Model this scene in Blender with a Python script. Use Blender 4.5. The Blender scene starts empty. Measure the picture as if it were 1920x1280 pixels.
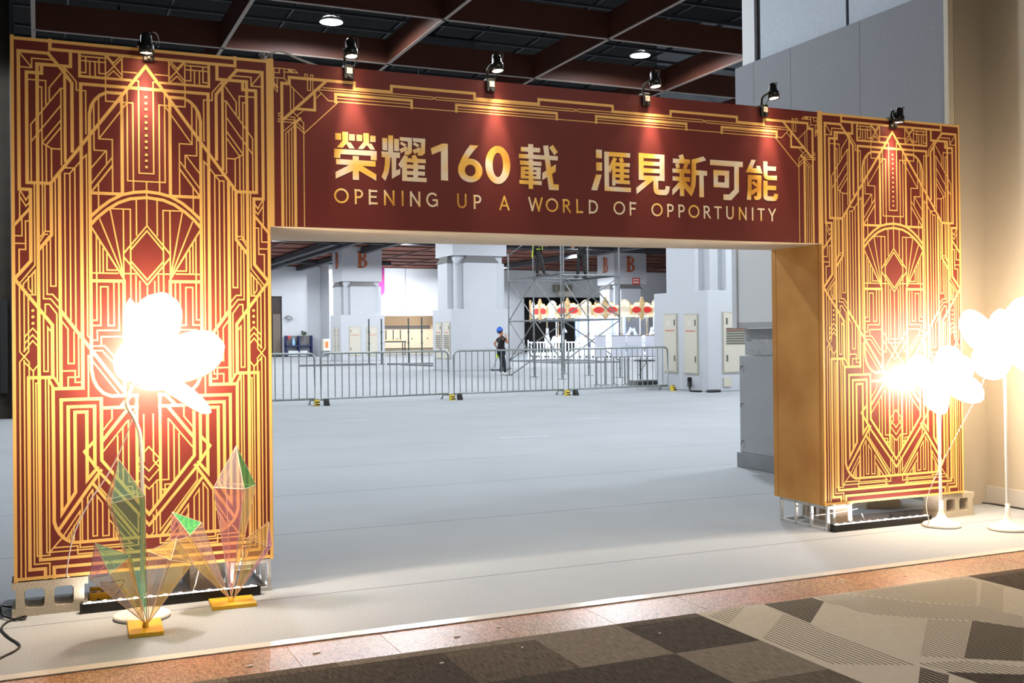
import bpy, bmesh, math, random
from mathutils import Vector, Matrix, Quaternion
random.seed(7)
D = bpy.data; COL = bpy.context.scene.collection; SC = bpy.context.scene
PI = math.pi
# ------------------------------------------------------------------ camera, world, lights, exposure
YAW, PITCH, ROLL, FPX, PPY = 0.41778, 0.00636, -0.01032, 1995.915, 614.502
Fw = Vector((math.sin(YAW)*math.cos(PITCH), math.cos(YAW)*math.cos(PITCH), math.sin(PITCH)))
Rt = Vector((math.cos(YAW), -math.sin(YAW), 0)); Up = Rt.cross(Fw)
R2 = Rt*math.cos(ROLL)+Up*math.sin(ROLL); U2 = -Rt*math.sin(ROLL)+Up*math.cos(ROLL)
cd = D.cameras.new('camera'); cam = D.objects.new('camera', cd); COL.objects.link(cam)
cd.sensor_fit = 'HORIZONTAL'; cd.sensor_width = 36; cd.lens = FPX*36/1920
cd.shift_y = -(640-PPY)/1920; cd.clip_end = 400; cd.clip_start = .05
cam.matrix_world = Matrix(((R2.x, U2.x, -Fw.x, 0.13747), (R2.y, U2.y, -Fw.y, -6.45961), (R2.z, U2.z, -Fw.z, 1.52434), (0, 0, 0, 1)))
SC.camera = cam
SC.view_settings.view_transform = 'Standard'; SC.view_settings.look = 'None'
SC.view_settings.exposure = 0.0; SC.view_settings.gamma = 1
SC.cycles.use_denoising = True
SC.cycles.max_bounces = 8; SC.cycles.transparent_max_bounces = 24; SC.cycles.sample_clamp_indirect = 6
wd = D.worlds.new('world'); SC.world = wd; wd.use_nodes = True
wd.node_tree.nodes['Background'].inputs[0].default_value = (.8, .9, 1, 1)
wd.node_tree.nodes['Background'].inputs[1].default_value = .06

def lamp(name, kind, loc, energy, col=(1, 1, 1), rad=.1, aim=None, spot=None, blend=.5, size=None):
    l = D.lights.new(name, kind); o = D.objects.new(name, l); COL.objects.link(o)
    l.energy = energy; l.color = col; o.location = loc
    if kind == 'AREA':
        l.shape = 'RECTANGLE'; l.size, l.size_y = size
    else: l.shadow_soft_size = rad
    if spot: l.spot_size = spot; l.spot_blend = blend
    if aim is not None:
        o.rotation_euler = (Vector(aim)-Vector(loc)).to_track_quat('-Z', 'Y').to_euler()
    return o
COOL = (.90, .95, 1.0); WARM = (1.0, .84, .66); NEUT = (1.0, .93, .85)
# high bay lamps of the hall (fixtures for the two the picture shows are built further down)
for ix in range(-1, 5):
    for iy in range(-1, 10):
        x = 4.96+6.5*ix+(.0 if iy % 2 == 0 else 3.25); y = 12.3+6.5*iy
        if iy > 0 and ix % 2 == 1 and iy % 2 == 1: continue
        if min(abs(y-53), abs(y-69)) < 1.3: y -= 2.2
        if min(abs(x-15.3), abs(x-16.3), abs(x-18.6), abs(x-33.4)) < .9 and y > 44: x += 1.5
        if x > 32.5 and y > 50: x -= 3
        lamp('hall_high_bay_light', 'SPOT', (x, y, 7.25 if iy < 3 else 6.92), (900 if iy > 0 else 900 if iy == 0 else 1050), COOL, .2 if iy < 3 else .06, (x, y, 0), math.radians(172), .15)
# unseen fill spots, added to brighten the far wall
for x in (10, 15.5, 19.0, 33.5, 37.5, 41.5, 46, 50):
    lamp('far_wall_fill', 'SPOT', (x, 69.6, 6.7), 230, COOL, .15, (x, 76, 2.6), math.radians(110), .7)
# foyer downlights, in the foyer's ceiling behind and above the viewer
for x, y, e in ((.6, -3.4, 70), (6.2, -3.6, 120), (2.4, -6.4, 120), (5.2, -6.4, 120)):
    lamp('foyer_downlight', 'SPOT', (x, y, 4.6), e, NEUT, .15, (x, y+.6, 0), math.radians(120), .8)
for x, e in ((2.5, 120), (4.6, 140)):  # added spots out of view that brighten the header and its lettering
    lamp('header_fill_light', 'SPOT', (x, -3.9, 4.6), e, NEUT, .12, (x, 0, 2.55), math.radians(84), .9)

# ------------------------------------------------------------------ materials
def lin(c):
    return tuple(((v/255)/12.92 if v/255 <= .04045 else ((v/255+.055)/1.055)**2.4) for v in c)+(1,)
MATS = {}
def mat(name, c, rough=.6, metal=0, var=0, scale=8, bump=0, bscale=None, emit=None, es=0, spec=.4, c2=None, coat=0):
    if name in MATS: return MATS[name]
    m = D.materials.new(name); m.use_nodes = True; N = m.node_tree.nodes; L = m.node_tree.links
    b = N['Principled BSDF']; b.inputs['Base Color'].default_value = lin(c); b.inputs['Roughness'].default_value = rough
    b.inputs['Metallic'].default_value = metal; b.inputs['Specular IOR Level'].default_value = spec
    if coat: b.inputs['Coat Weight'].default_value = coat
    if emit: b.inputs['Emission Color'].default_value = lin(emit); b.inputs['Emission Strength'].default_value = es
    if var or c2 or bump:
        tc = N.new('ShaderNodeTexCoord')
    if var or c2:
        n = N.new('ShaderNodeTexNoise'); n.inputs['Scale'].default_value = scale; n.inputs['Detail'].default_value = 5
        L.new(tc.outputs['Object'], n.inputs['Vector'])
        r = N.new('ShaderNodeValToRGB'); r.color_ramp.elements[0].position = .32; r.color_ramp.elements[1].position = .68
        a = lin(c); k = lin(c2) if c2 else a
        if c2: r.color_ramp.elements[0].color = k; r.color_ramp.elements[1].color = a
        else:
            r.color_ramp.elements[0].color = tuple(v*(1-var) for v in a[:3])+(1,); r.color_ramp.elements[1].color = tuple(min(1, v*(1+var)) for v in a[:3])+(1,)
        L.new(n.outputs['Fac'], r.inputs['Fac']); L.new(r.outputs['Color'], b.inputs['Base Color'])
    if bump:
        n2 = N.new('ShaderNodeTexNoise'); n2.inputs['Scale'].default_value = bscale or scale*6; n2.inputs['Detail'].default_value = 3
        L.new(tc.outputs['Object'], n2.inputs['Vector'])
        bp = N.new('ShaderNodeBump'); bp.inputs['Strength'].default_value = bump; bp.inputs['Distance'].default_value = .004
        L.new(n2.outputs['Fac'], bp.inputs['Height']); L.new(bp.outputs['Normal'], b.inputs['Normal'])
    MATS[name] = m; return m
def nodes(m): return m.node_tree.nodes, m.node_tree.links, m.node_tree.nodes['Principled BSDF']

# ------------------------------------------------------------------ mesh builder
class MB:
    def __init__(s): s.v = []; s.f = []; s.m = []; s.sm = []
    def add(s, vs, fs, mi=0, smooth=False):
        k = len(s.v); s.v += [Vector(p) for p in vs]
        for f in fs: s.f.append([k+i for i in f]); s.m.append(mi); s.sm.append(smooth)
        return s
    def box(s, x0, x1, y0, y1, z0, z1, mi=0, M=None):
        vs = [Vector((x, y, z)) for z in (z0, z1) for x, y in ((x0, y0), (x1, y0), (x1, y1), (x0, y1))]
        if M is not None: vs = [M @ v for v in vs]
        return s.add(vs, [(0, 3, 2, 1), (4, 5, 6, 7), (0, 1, 5, 4), (1, 2, 6, 5), (2, 3, 7, 6), (3, 0, 4, 7)], mi)
    def bev(s, x0, x1, y0, y1, z0, z1, r=.01, mi=0, M=None):
        # box with every edge chamfered by r
        bm = bmesh.new(); bmesh.ops.create_cube(bm, size=1)
        for v in bm.verts: v.co = Vector((x0 if v.co.x < 0 else x1, y0 if v.co.y < 0 else y1, z0 if v.co.z < 0 else z1))
        bmesh.ops.bevel(bm, geom=bm.edges[:], offset=r, segments=2, affect='EDGES', profile=.5)
        s.bm(bm, mi, False, M); return s
    def bm(s, bm, mi=0, smooth=False, M=None):
        bm.verts.index_update()
        s.add([(M @ v.co) if M is not None else v.co.copy() for v in bm.verts], [[v.index for v in f.verts] for f in bm.faces], mi, smooth); bm.free(); return s
    def tube(s, path, r, n=8, mi=0, closed=False, cap=True):
        P = [Vector(p) for p in path]; k = len(P); rs = r if isinstance(r, (list, tuple)) else [r]*k
        T = []
        for i in range(k):
            a = P[i-1] if (i > 0 or closed) else P[i]; b = P[(i+1) % k] if (i < k-1 or closed) else P[i]
            d = (b-a); T.append(d.normalized() if d.length > 1e-9 else Vector((0, 0, 1)))
        u = T[0].orthogonal().normalized(); vs = []
        for i in range(k):
            u = (u-T[i]*u.dot(T[i])); u = u.normalized() if u.length > 1e-6 else T[i].orthogonal().normalized(); w = T[i].cross(u)
            vs += [P[i]+(u*math.cos(2*PI*j/n)+w*math.sin(2*PI*j/n))*rs[i] for j in range(n)]
        fs = []
        for i in range(k if closed else k-1):
            a = i*n; b = ((i+1) % k)*n
            fs += [(a+j, a+(j+1) % n, b+(j+1) % n, b+j) for j in range(n)]
        s.add(vs, fs, mi, True)
        if cap and not closed:
            s.add(vs[:n], [tuple(range(n))[::-1]], mi); s.add(vs[-n:], [tuple(range(n))], mi)
        return s
    def lathe(s, prof, c=(0, 0, 0), n=24, mi=0, M=None, smooth=True):
        vs = []; c = Vector(c)
        for r, z in prof: vs += [Vector((r*math.cos(2*PI*j/n), r*math.sin(2*PI*j/n), z)) for j in range(n)]
        vs = [(M @ v if M is not None else v)+c for v in vs]; fs = []
        for i in range(len(prof)-1): fs += [(i*n+j, i*n+(j+1) % n, (i+1)*n+(j+1) % n, (i+1)*n+j) for j in range(n)]
        s.add(vs, fs, mi, smooth)
        for i, rev in ((0, True), (len(prof)-1, False)):
            if prof[i][0] > 1e-5:
                ring = list(range(n)); s.add(vs[i*n:(i+1)*n], [ring[::-1] if rev else ring], mi)
        return s
    def prism(s, poly, fn, t, mi=0):
        # polygon (a,b) extruded: fn(a,b,h) -> point, h from 0 to t
        k = len(poly); vs = [fn(a, b, 0) for a, b in poly]+[fn(a, b, t) for a, b in poly]
        return s.add(vs, [list(range(k))[::-1], list(range(k, 2*k))]+[(i, (i+1) % k, k+(i+1) % k, k+i) for i in range(k)], mi)
    def poly(s, poly, fn, mi=0): return s.add([fn(a, b) for a, b in poly], [list(range(len(poly)))], mi)
    def ribbon(s, pts, w, fn, mi=0):
        # flat polyline of width w with mitred corners
        P = [Vector(p) for p in pts]; Q = [P[0]]
        for p in P[1:]:
            if (p-Q[-1]).length > 1e-4: Q.append(p)
        P = Q; k = len(P)
        if k < 2: return s
        d = [(P[i+1]-P[i]).normalized() for i in range(k-1)]; nn = [Vector((-a.y, a.x)) for a in d]
        A = []; B = []
        shut = (P[0]-P[-1]).length < 1e-3
        if not shut: P[0] = P[0]-d[0]*w*.45; P[-1] = P[-1]+d[-1]*w*.45
        for i in range(k):
            if i == 0: o = nn[0]*w/2
            elif i == k-1: o = nn[-1]*w/2
            else:
                b = nn[i-1]+nn[i]
                if b.length < .45: o = nn[i]*w/2
                else: b.normalize(); o = b*(w/2/max(.3, b.dot(nn[i])))
            A.append(P[i]+o); B.append(P[i]-o)
        vs = [fn(p.x, p.y) for p in A]+[fn(p.x, p.y) for p in B]
        return s.add(vs, [(k+i, k+i+1, i+1, i) for i in range(k-1)], mi)
    def build(s, name, mats, parent=None, smooth=None):
        me = D.meshes.new(name); off = Vector((0, 0, 0))
        if parent is not None:
            off = worldloc(parent)
        me.from_pydata([v-off for v in s.v], [], s.f)
        for m in (mats if isinstance(mats, (list, tuple)) else [mats]): me.materials.append(m)
        for p, mi, q in zip(me.polygons, s.m, s.sm): p.material_index = mi; p.use_smooth = q
        me.validate(); me.update()
        o = D.objects.new(name, me); COL.objects.link(o)
        if parent is not None: o.parent = parent
        return o
def worldloc(o):
    v = Vector((0, 0, 0))
    while o is not None: v += o.location; o = o.parent
    return v
def tag(o, label=None, cat=None, group=None, kind=None):
    if label: o['label'] = label
    if cat: o['category'] = cat
    if group: o['group'] = group
    if kind: o['kind'] = kind
    return o
def thing(name, label, cat, loc=(0, 0, 0), group=None):
    o = D.objects.new(name, None); COL.objects.link(o); o.location = loc; o.empty_display_size = .1
    return tag(o, label, cat, group)
def struct(o, label=None): return tag(o, label, None, None, 'structure')
def copy_tree(o, parent=None):
    c = o.copy(); COL.objects.link(c)
    if parent is not None: c.parent = parent
    for ch in [x for x in D.objects if x.parent == o]: copy_tree(ch, c)
    return c
def dup(o, loc, rz=0, label=None):
    c = copy_tree(o); c.location = loc; c.rotation_euler = (0, 0, rz)
    if label: c['label'] = label
    return c
def smooth_path(pts, n=6):
    P = [Vector(p) for p in pts]; out = []
    for i in range(len(P)-1):
        p0 = P[max(0, i-1)]; p1 = P[i]; p2 = P[i+1]; p3 = P[min(len(P)-1, i+2)]
        for j in range(n):
            t = j/n
            out.append(.5*((2*p1)+(p2-p0)*t+(2*p0-5*p1+4*p2-p3)*t*t+(-p0+3*p1-3*p2+p3)*t*t*t))
    return out+[P[-1]]
# ------------------------------------------------------------------ floors
def floor_hall_mat():
    m = mat('hall_carpet', (172, 178, 184), .95, 0, spec=.1); N, L, b = nodes(m)
    tc = N.new('ShaderNodeTexCoord'); n = N.new('ShaderNodeTexNoise'); n.inputs['Scale'].default_value = 210; n.inputs['Detail'].default_value = 3
    n2 = N.new('ShaderNodeTexNoise'); n2.inputs['Scale'].default_value = .9; n2.inputs['Detail'].default_value = 4
    L.new(tc.outputs['Object'], n.inputs['Vector']); L.new(tc.outputs['Object'], n2.inputs['Vector'])
    sp = N.new('ShaderNodeSeparateXYZ'); L.new(tc.outputs['Object'], sp.inputs[0])
    # seams between the two metre wide carpet rolls
    ad = N.new('ShaderNodeMath'); ad.operation = 'ADD'; ad.inputs[1].default_value = .22; L.new(sp.outputs['Y'], ad.inputs[0])
    md = N.new('ShaderNodeMath'); md.operation = 'PINGPONG'; md.inputs[1].default_value = 1.0; L.new(ad.outputs[0], md.inputs[0])
    lt = N.new('ShaderNodeMath'); lt.operation = 'LESS_THAN'; lt.inputs[1].default_value = .006; L.new(md.outputs[0], lt.inputs[0])
    r = N.new('ShaderNodeValToRGB'); r.color_ramp.elements[0].position = .3; r.color_ramp.elements[1].position = .7
    r.color_ramp.elements[0].color = lin((132, 139, 146)); r.color_ramp.elements[1].color = lin((204, 208, 211))
    L.new(n.outputs['Fac'], r.inputs[0])
    mx = N.new('ShaderNodeMix'); mx.data_type = 'RGBA'; mx.blend_type = 'MULTIPLY'; mx.inputs[0].default_value = .18
    L.new(r.outputs[0], mx.inputs[6]); L.new(n2.outputs['Fac'], mx.inputs[7])
    m2 = N.new('ShaderNodeMix'); m2.data_type = 'RGBA'; m2.inputs[7].default_value = lin((112, 118, 126)); L.new(lt.outputs[0], m2.inputs[0]); L.new(mx.outputs[2], m2.inputs[6])
    L.new(m2.outputs[2], b.inputs['Base Color'])
    bp = N.new('ShaderNodeBump'); bp.inputs['Strength'].default_value = .25; bp.inputs['Distance'].default_value = .003; L.new(n.outputs['Fac'], bp.inputs['Height']); L.new(bp.outputs[0], b.inputs['Normal'])
    return m
CARPET = floor_hall_mat()
TE = -1.11       # edge of the hall carpet towards the foyer
g = MB().box(-12, 60, TE, 84, -.3, 0).build('floor', CARPET); struct(g)
def granite_mat():
    m = mat('granite', (190, 140, 110), .35, spec=.5); N, L, b = nodes(m)
    tc = N.new('ShaderNodeTexCoord'); v = N.new('ShaderNodeTexVoronoi'); v.inputs['Scale'].default_value = 130
    n = N.new('ShaderNodeTexNoise'); n.inputs['Scale'].default_value = 3; n.inputs['Detail'].default_value = 6
    L.new(tc.outputs['Object'], v.inputs['Vector']); L.new(tc.outputs['Object'], n.inputs['Vector'])
    r = N.new('ShaderNodeValToRGB'); e = r.color_ramp.elements; e[0].position = .1; e[0].color = lin((84, 54, 40)); e[1].position = .55; e[1].color = lin((172, 124, 96))
    x = r.color_ramp.elements.new(.85); x.color = lin((192, 156, 130))
    L.new(v.outputs['Color'], r.inputs[0])
    mx = N.new('ShaderNodeMix'); mx.data_type = 'RGBA'; mx.blend_type = 'OVERLAY'; mx.inputs[0].default_value = .3
    L.new(r.outputs[0], mx.inputs[6]); L.new(n.outputs['Color'], mx.inputs[7]); L.new(mx.outputs[2], b.inputs['Base Color']); return m
GRAN = granite_mat(); GROUT = mat('grout', (190, 165, 140), .8)
mb = MB(); xs = [-5, -3.6, -2.5, -1.3, -.5, .18, .72, 1.24, 1.72, 2.35, 2.9, 3.5, 4.1, 4.7, 5.3, 6.0, 6.8, 7.75]
for a, b_ in zip(xs, xs[1:]): mb.box(a+.002, b_-.002, -1.548, -1.155, -.3, -.004)
mb.box(-5, 7.75, -1.56, -1.10, -.3, -.006, 1)
struct(mb.build('floor_threshold', [GRAN, GROUT]))
# clear tape holding the carpet edge down
struct(MB().box(-1.2, 7.7, -1.165, -1.085, -.002, .0025).build('trim_1', mat('carpet_tape', (225, 222, 214), .18, spec=.8)))
# foyer carpet tiles
def weave(name, c, c2, ang=0, fine=900):
    m = mat(name, c, .95, spec=.1); N, L, b = nodes(m)
    tc = N.new('ShaderNodeTexCoord'); mp = N.new('ShaderNodeMapping'); mp.inputs['Rotation'].default_value = (0, 0, ang); mp.inputs['Scale'].default_value = (170, 14, 1)
    n = N.new('ShaderNodeTexNoise'); n.inputs['Scale'].default_value = 1; n.inputs['Detail'].default_value = 5
    n2 = N.new('ShaderNodeTexNoise'); n2.inputs['Scale'].default_value = 420; n2.inputs['Detail'].default_value = 2
    L.new(tc.outputs['Object'], mp.inputs[0]); L.new(mp.outputs[0], n.inputs['Vector']); L.new(tc.outputs['Object'], n2.inputs['Vector'])
    ad = N.new('ShaderNodeMath'); ad.operation = 'ADD'; L.new(n.outputs['Fac'], ad.inputs[0]); L.new(n2.outputs['Fac'], ad.inputs[1])
    r = N.new('ShaderNodeValToRGB'); r.color_ramp.elements[0].position = .40; r.color_ramp.elements[1].position = .62
    mu = N.new('ShaderNodeMath'); mu.operation = 'MULTIPLY'; mu.inputs[1].default_value = .5; L.new(ad.outputs[0], mu.inputs[0]); L.new(mu.outputs[0], r.inputs[0])
    r.color_ramp.elements[0].color = lin(c2); r.color_ramp.elements[1].color = lin(c); L.new(r.outputs[0], b.inputs['Base Color']); return m
DK = weave('tile_dark', (96, 90, 82), (46, 42, 38)); DK2 = weave('tile_brown', (122, 112, 100), (60, 54, 48)); MD = weave('tile_grey', (148, 140, 128), (94, 87, 78), PI/2); LTC = weave('tile_cream', (202, 196, 182), (180, 174, 158), .3)
def stripe_mat(name, c, c2, frac, per=.026):
    m = mat(name, c, .95, spec=.1); N, L, b = nodes(m)
    tc = N.new('ShaderNodeTexCoord'); sp = N.new('ShaderNodeSeparateXYZ'); L.new(tc.outputs['Object'], sp.inputs[0])
    dv = N.new('ShaderNodeMath'); dv.operation = 'DIVIDE'; dv.inputs[1].default_value = per; L.new(sp.outputs['X'], dv.inputs[0])
    fr = N.new('ShaderNodeMath'); fr.operation = 'FRACT'; L.new(dv.outputs[0], fr.inputs[0])
    n = N.new('ShaderNodeTexNoise'); n.inputs['Scale'].default_value = 300; L.new(tc.outputs['Object'], n.inputs['Vector'])
    ad = N.new('ShaderNodeMath'); ad.operation = 'MULTIPLY_ADD'; ad.inputs[1].default_value = .3; ad.inputs[2].default_value = -.15; L.new(n.outputs['Fac'], ad.inputs[0])
    a2 = N.new('ShaderNodeMath'); L.new(fr.outputs[0], a2.inputs[0]); L.new(ad.outputs[0], a2.inputs[1])
    lt = N.new('ShaderNodeMath'); lt.operation = 'LESS_THAN'; lt.inputs[1].default_value = frac; L.new(a2.outputs[0], lt.inputs[0])
    mx = N.new('ShaderNodeMix'); mx.data_type = 'RGBA'; mx.inputs[6].default_value = lin(c); mx.inputs[7].default_value = lin(c2); L.new(lt.outputs[0], mx.inputs[0]); L.new(mx.outputs[2], b.inputs['Base Color']); return m
ST1 = stripe_mat('stripe_thin', (198, 192, 176), (88, 80, 72), .32); ST2 = stripe_mat('stripe_dense', (146, 138, 126), (62, 56, 50), .62); ST3 = stripe_mat('stripe_faint', (196, 190, 172), (130, 121, 108), .35)
mb = MB(); z0 = -.003
known = {(2, 0): 1, (3, 0): 2, (1, 0): 1, (0, 0): 0, (-1, 0): 1, (4, 0): 0, (1, 1): 0, (2, 1): 0, (3, 1): 2, (0, 1): 1, (5, 1): 2, (5, 2): 1, (4, 1): 1, (2, 2): 1, (3, 2): 0, (4, 2): 0}
known = {(0, 0): 0, (1, 0): 1, (2, 0): 2, (3, 0): 0, (0, 1): 1, (1, 1): 0, (2, 1): 0, (3, 1): 2, (2, 2): 1, (3, 2): 1, (8, 0): 0, (9, 0): 0, (8, 1): 0, (10, 0): 2}
rr = random.Random(3)
for i in range(-14, 20):
    for j in range(-1, 16):
        xa = 1.395+.5*i; ya = -1.62-.5*j
        yb = ya-.5; ya = min(ya, -1.548)
        k = known.get((i, j), rr.choice([0, 0, 1, 2]))
        if j == -1: k = rr.choice([1, 2, 2])
        if 3.39 < xa+.25 < 5.39: k = 3
        mb.box(xa, xa+.5, yb, ya, -.3, z0, k)
def patch(pts, mi, dz): mb.poly(pts[::-1], lambda a, b: (a, b, z0+dz), mi)
patch([(3.42, -1.63), (3.41, -1.82), (3.72, -1.555), (3.58, -1.552)], 4, .0004)
patch([(3.84, -1.555), (3.82, -1.98), (4.18, -1.66), (4.18, -1.555)], 5, .0006)
patch([(3.42, -2.1), (3.45, -2.57), (3.78, -2.75), (3.78, -2.37), (3.82, -1.76)], 4, .0004)
patch([(4.18, -1.66), (4.21, -1.555), (4.41, -1.57), (4.68, -1.95), (4.88, -2.12), (4.9, -2.38), (4.73, -2.53), (4.6, -2.3), (4.44, -2.18), (4.22, -1.98)], 4, .0004)
patch([(4.61, -2.31), (4.73, -2.53), (4.27, -2.92), (4.06, -2.77)], 5, .0006)
patch([(4.42, -2.19), (4.59, -2.32), (4.06, -2.77), (3.9, -2.66)], 4, .0005)
patch([(3.82, -2.73), (4.03, -2.8), (4.2, -2.98), (4.11, -3.06), (3.83, -2.88)], 4, .0004)
patch([(5.36, -1.69), (5.36, -1.85), (4.89, -2.26), (4.87, -2.12)], 6, .0006)
patch([(4.42, -1.56), (5.3, -1.6), (5.33, -1.68), (4.87, -2.1), (4.7, -1.94)], 6, .0003)
patch([(3.83, -2.88), (4.11, -3.06), (4.01, -3.14), (3.84, -3.06)], 0, .0006)
patch([(3.78, -2.78), (3.81, -2.92), (3.72, -3.0), (3.6, -2.95)], 5, .0006)
struct(mb.build('floor_foyer', [DK, DK2, MD, LTC, ST1, ST2, ST3]))
# scraps on the foyer floor
SCR = mat('paper_scrap', (235, 230, 220), .7)
for x, y, l, a in ((1.84, -1.78, .035, .3), (2.28, -1.72, .012, 0), (3.01, -1.80, .014, .8), (2.06, -1.40, .05, .1), (2.32, -1.33, .03, .6), (1.35, -1.36, .06, .2), (1.02, -1.43, .05, .05), (4.62, -1.30, .03, .9), (5.05, -1.38, .025, .3)):
    M = Matrix.Translation((x, y, 0)) @ Matrix.Rotation(a, 4, 'Z')
    zz = 0 if y < -1.548 else 0
    l *= .6
    o = MB().box(-l/2, l/2, -.006, .006, -.003, .0012, 0, M).build('paper_scrap', SCR)
    tag(o, 'tiny scrap of white paper left on the bare foyer floor', 'litter', 'paper scraps on the foyer floor')

# ------------------------------------------------------------------ ceiling grid
BEAM = mat('beam_brown', (80, 44, 32), .55, 0, .12, 1.2, spec=.3); BEDGE = mat('beam_edge', (128, 110, 100), .5); DARK = mat('void_black', (8, 8, 9), .9)
ceil = MB().box(-12, 62, -1, 84, 9.6, 9.8).build('ceiling', DARK); struct(ceil)
mb = MB(); X0, Y0, PS = 3.33, 14.08, 3.255
for i in range(-1, 18):
    x = X0+PS*i; mb.box(x-.03, x+.03, Y0-PS*3, 79, 7.0, 7.48, 0); mb.box(x-.035, x+.035, Y0-PS*3, 79, 6.985, 7.0, 1)
for j in range(-3, 20):
    y = Y0+PS*j; mb.box(X0-PS, 60, y-.03, y+.03, 7.0, 7.48, 0); mb.box(X0-PS, 60, y-.035, y+.035, 6.985, 7.0, 1)
struct(mb.build('beam_grid', [BEAM, BEDGE], ceil))
struct(MB().box(3, 60, 36, 76, 7.06, 7.1).build('ceiling_boards', mat('ceiling_brown', (124, 62, 40), .7, 0, .15, .8)))
# suspended services above the grid
SVC = mat('service_steel', (66, 68, 72), .5, .3); mb = MB()
for j in range(-3, 8):
    for k in range(3):
        y = Y0+PS*j+.7+k*.9; mb.box(-3, 40, y, y+.04, 8.1, 8.16)
for i in range(-1, 12):
    for k in range(3):
        x = X0+PS*i+.6+k*.95; mb.box(x, x+.04, 2, 40, 8.17, 8.23)
struct(mb.build('hanging_rails', SVC, ceil))
mb = MB()
for x, y, w, l in ((8.2, 12.4, 1.5, .5), (8.3, 9.6, 1.7, .6), (1.6, 12.3, 1.4, .5), (1.6, 16.4, 1.4, .5), (14.6, 13, 1.5, .6), (11.4, 9.3, 1.4, .6), (8.3, 15.9, 1.6, .6), (14.8, 16.2, 1.5, .6)):
    mb.box(x-w/2, x+w/2, y-l/2, y+l/2, 7.9, 8.1)
struct(mb.build('duct_boxes', mat('duct', (84, 87, 92), .5, .2), ceil))
mb = MB()
for a, b_ in (((11.8, 52.2), (60, 52.8)), ((4, 69), (17.2, 68.4)), ((16.0, 69.4), (24, 69.4)), ((26, 53), (60, 55.5))):
    x0, y0 = a; x1, y1 = b_; dx = Vector((x1-x0, y1-y0, 0)); L_ = dx.length; M = Matrix.Translation((x0, y0, 0)) @ Matrix.Rotation(math.atan2(dx.y, dx.x), 4, 'Z')
    mb.box(0, L_, -.15, .15, 6.76, 6.98, 0, M)
for x in (15.3, 16.3, 18.6, 33.4): mb.box(x-.2, x+.2, 48 if x > 16 else 52, 75.9, 6.66, 6.98)
struct(mb.build('steel_girders', mat('girder', (52, 55, 60), .6), ceil))
# ------------------------------------------------------------------ hall walls
WHITE = mat('hall_white', (196, 200, 206), .7, 0, .03, .6); BEIGE = mat('booth_beige', (226, 212, 192), .7); DKB = mat('door_dark', (58, 50, 46), .6, 0, .2, 2)
w = MB(); w.box(-12, 16.4, 76, 76.4, 0, 9.6); w.box(16.4, 17.3, 76, 76.4, 4.68, 9.6); w.box(17.3, 20.4, 76, 76.4, 0, 9.6); w.box(20.4, 25.3, 76, 76.4, 0, 9.6)
w.box(25.3, 31.5, 76, 76.4, 3.13, 9.6); w.box(31.5, 37.9, 76, 76.4, 0, 9.6); w.box(37.9, 45.4, 76, 76.4, 4.7, 9.6); w.box(45.4, 62, 76, 76.4, 0, 9.6)
w.box(20.3, 20.6, 73.2, 76, 0, 9.6)
wb = w.build('wall_back', WHITE); struct(wb)
w = MB(); w.box(25.3, 31.5, 80, 80.2, 0, 3.4, 0); w.box(25.2, 25.3, 76.4, 80, 0, 3.3, 0); w.box(31.5, 31.6, 76.4, 80, 0, 3.3, 0); w.box(25.3, 31.5, 76.4, 80, 3.3, 3.4, 0)
struct(w.build('wall_alcove', BEIGE))
w = MB(); w.box(37.5, 46, 79.5, 79.7, 0, 5); w.box(37.8, 37.9, 76.4, 79.5, 0, 5); w.box(45.4, 45.5, 76.4, 79.5, 0, 5)
struct(w.build('wall_dark_opening', mat('opening_dark', (52, 49, 49), .7, 0, .2, 1)))
d_ = MB().box(16.4, 17.3, 76.2, 76.3, 0, 4.68).build('door_1', DKB); struct(d_)
MB().box(16.6, 17.2, 76.1, 76.2, .2, 3.3).build('door_leaf', mat('door_leaf', (110, 100, 92), .6), d_)
struct(MB().box(59.8, 60, 0, 84, 0, 9.6).build('wall_far_right', WHITE))
struct(MB().box(-12, -11.8, TE, 84, 0, 9.6).build('wall_left', DKB))
# brown wall seen past the outer edge of the left column
wl = MB(); wl.box(-9, -.36, 16.3, 16.7, 0, 9.6); wl.box(-.36, -.28, 16.2, 16.7, 0, 9.6, 1); wl.box(-.55, -.42, 16.15, 16.3, .5, 2.3, 2)
struct(wl.build('wall_brown', [mat('brown_wall', (46, 39, 32), .8, 0, .2, 3), mat('grey_corner', (70, 71, 72), .5), mat('black_bumper', (28, 27, 26), .6)]))
# right hand wall: beige fabric, grey bulkhead, pale upper panels
FAB = mat('beige_fabric', (174, 164, 148), .9, 0, .05, 140, .25, 320); FAB2 = mat('grey_fabric', (150, 152, 158), .9, 0, .12, 70, .4, 200); PALE = mat('pale_panel', (186, 196, 208), .6, 0, .05, 30)
w = MB().box(7.74, 7.95, -9, .70, 0, 9.6, 0); wr = w.build('wall_right', FAB); struct(wr)
struct(MB().bev(7.715, 7.745, -9, .68, 0, .16, .005).build('baseboard_right', mat('skirting', (176, 172, 166), .6)))
w = MB().box(7.37, 7.95, .46, 3.52, 2.62, 4.51, 0)
for y in (1.52, 2.55, 3.18): w.box(7.368, 7.37, y, y+.006, 2.62, 4.505, 1)
struct(w.build('wall_bulkhead', [FAB2, mat('fabric_seam', (140, 142, 148), .8)]))
w = MB(); w.box(7.42, 7.95, 1.76, 3.12, 4.51, 9.6); w.box(7.42, 7.95, .46, 1.72, 4.51, 9.6); w.box(7.44, 7.95, 1.70, 1.78, 4.51, 9.6, 1); w.box(7.44, 7.95, 3.1, 3.2, 4.51, 9.6, 1); w.box(7.40, 7.95, 3.2, 3.42, 4.51, 9.6, 2)
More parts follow.
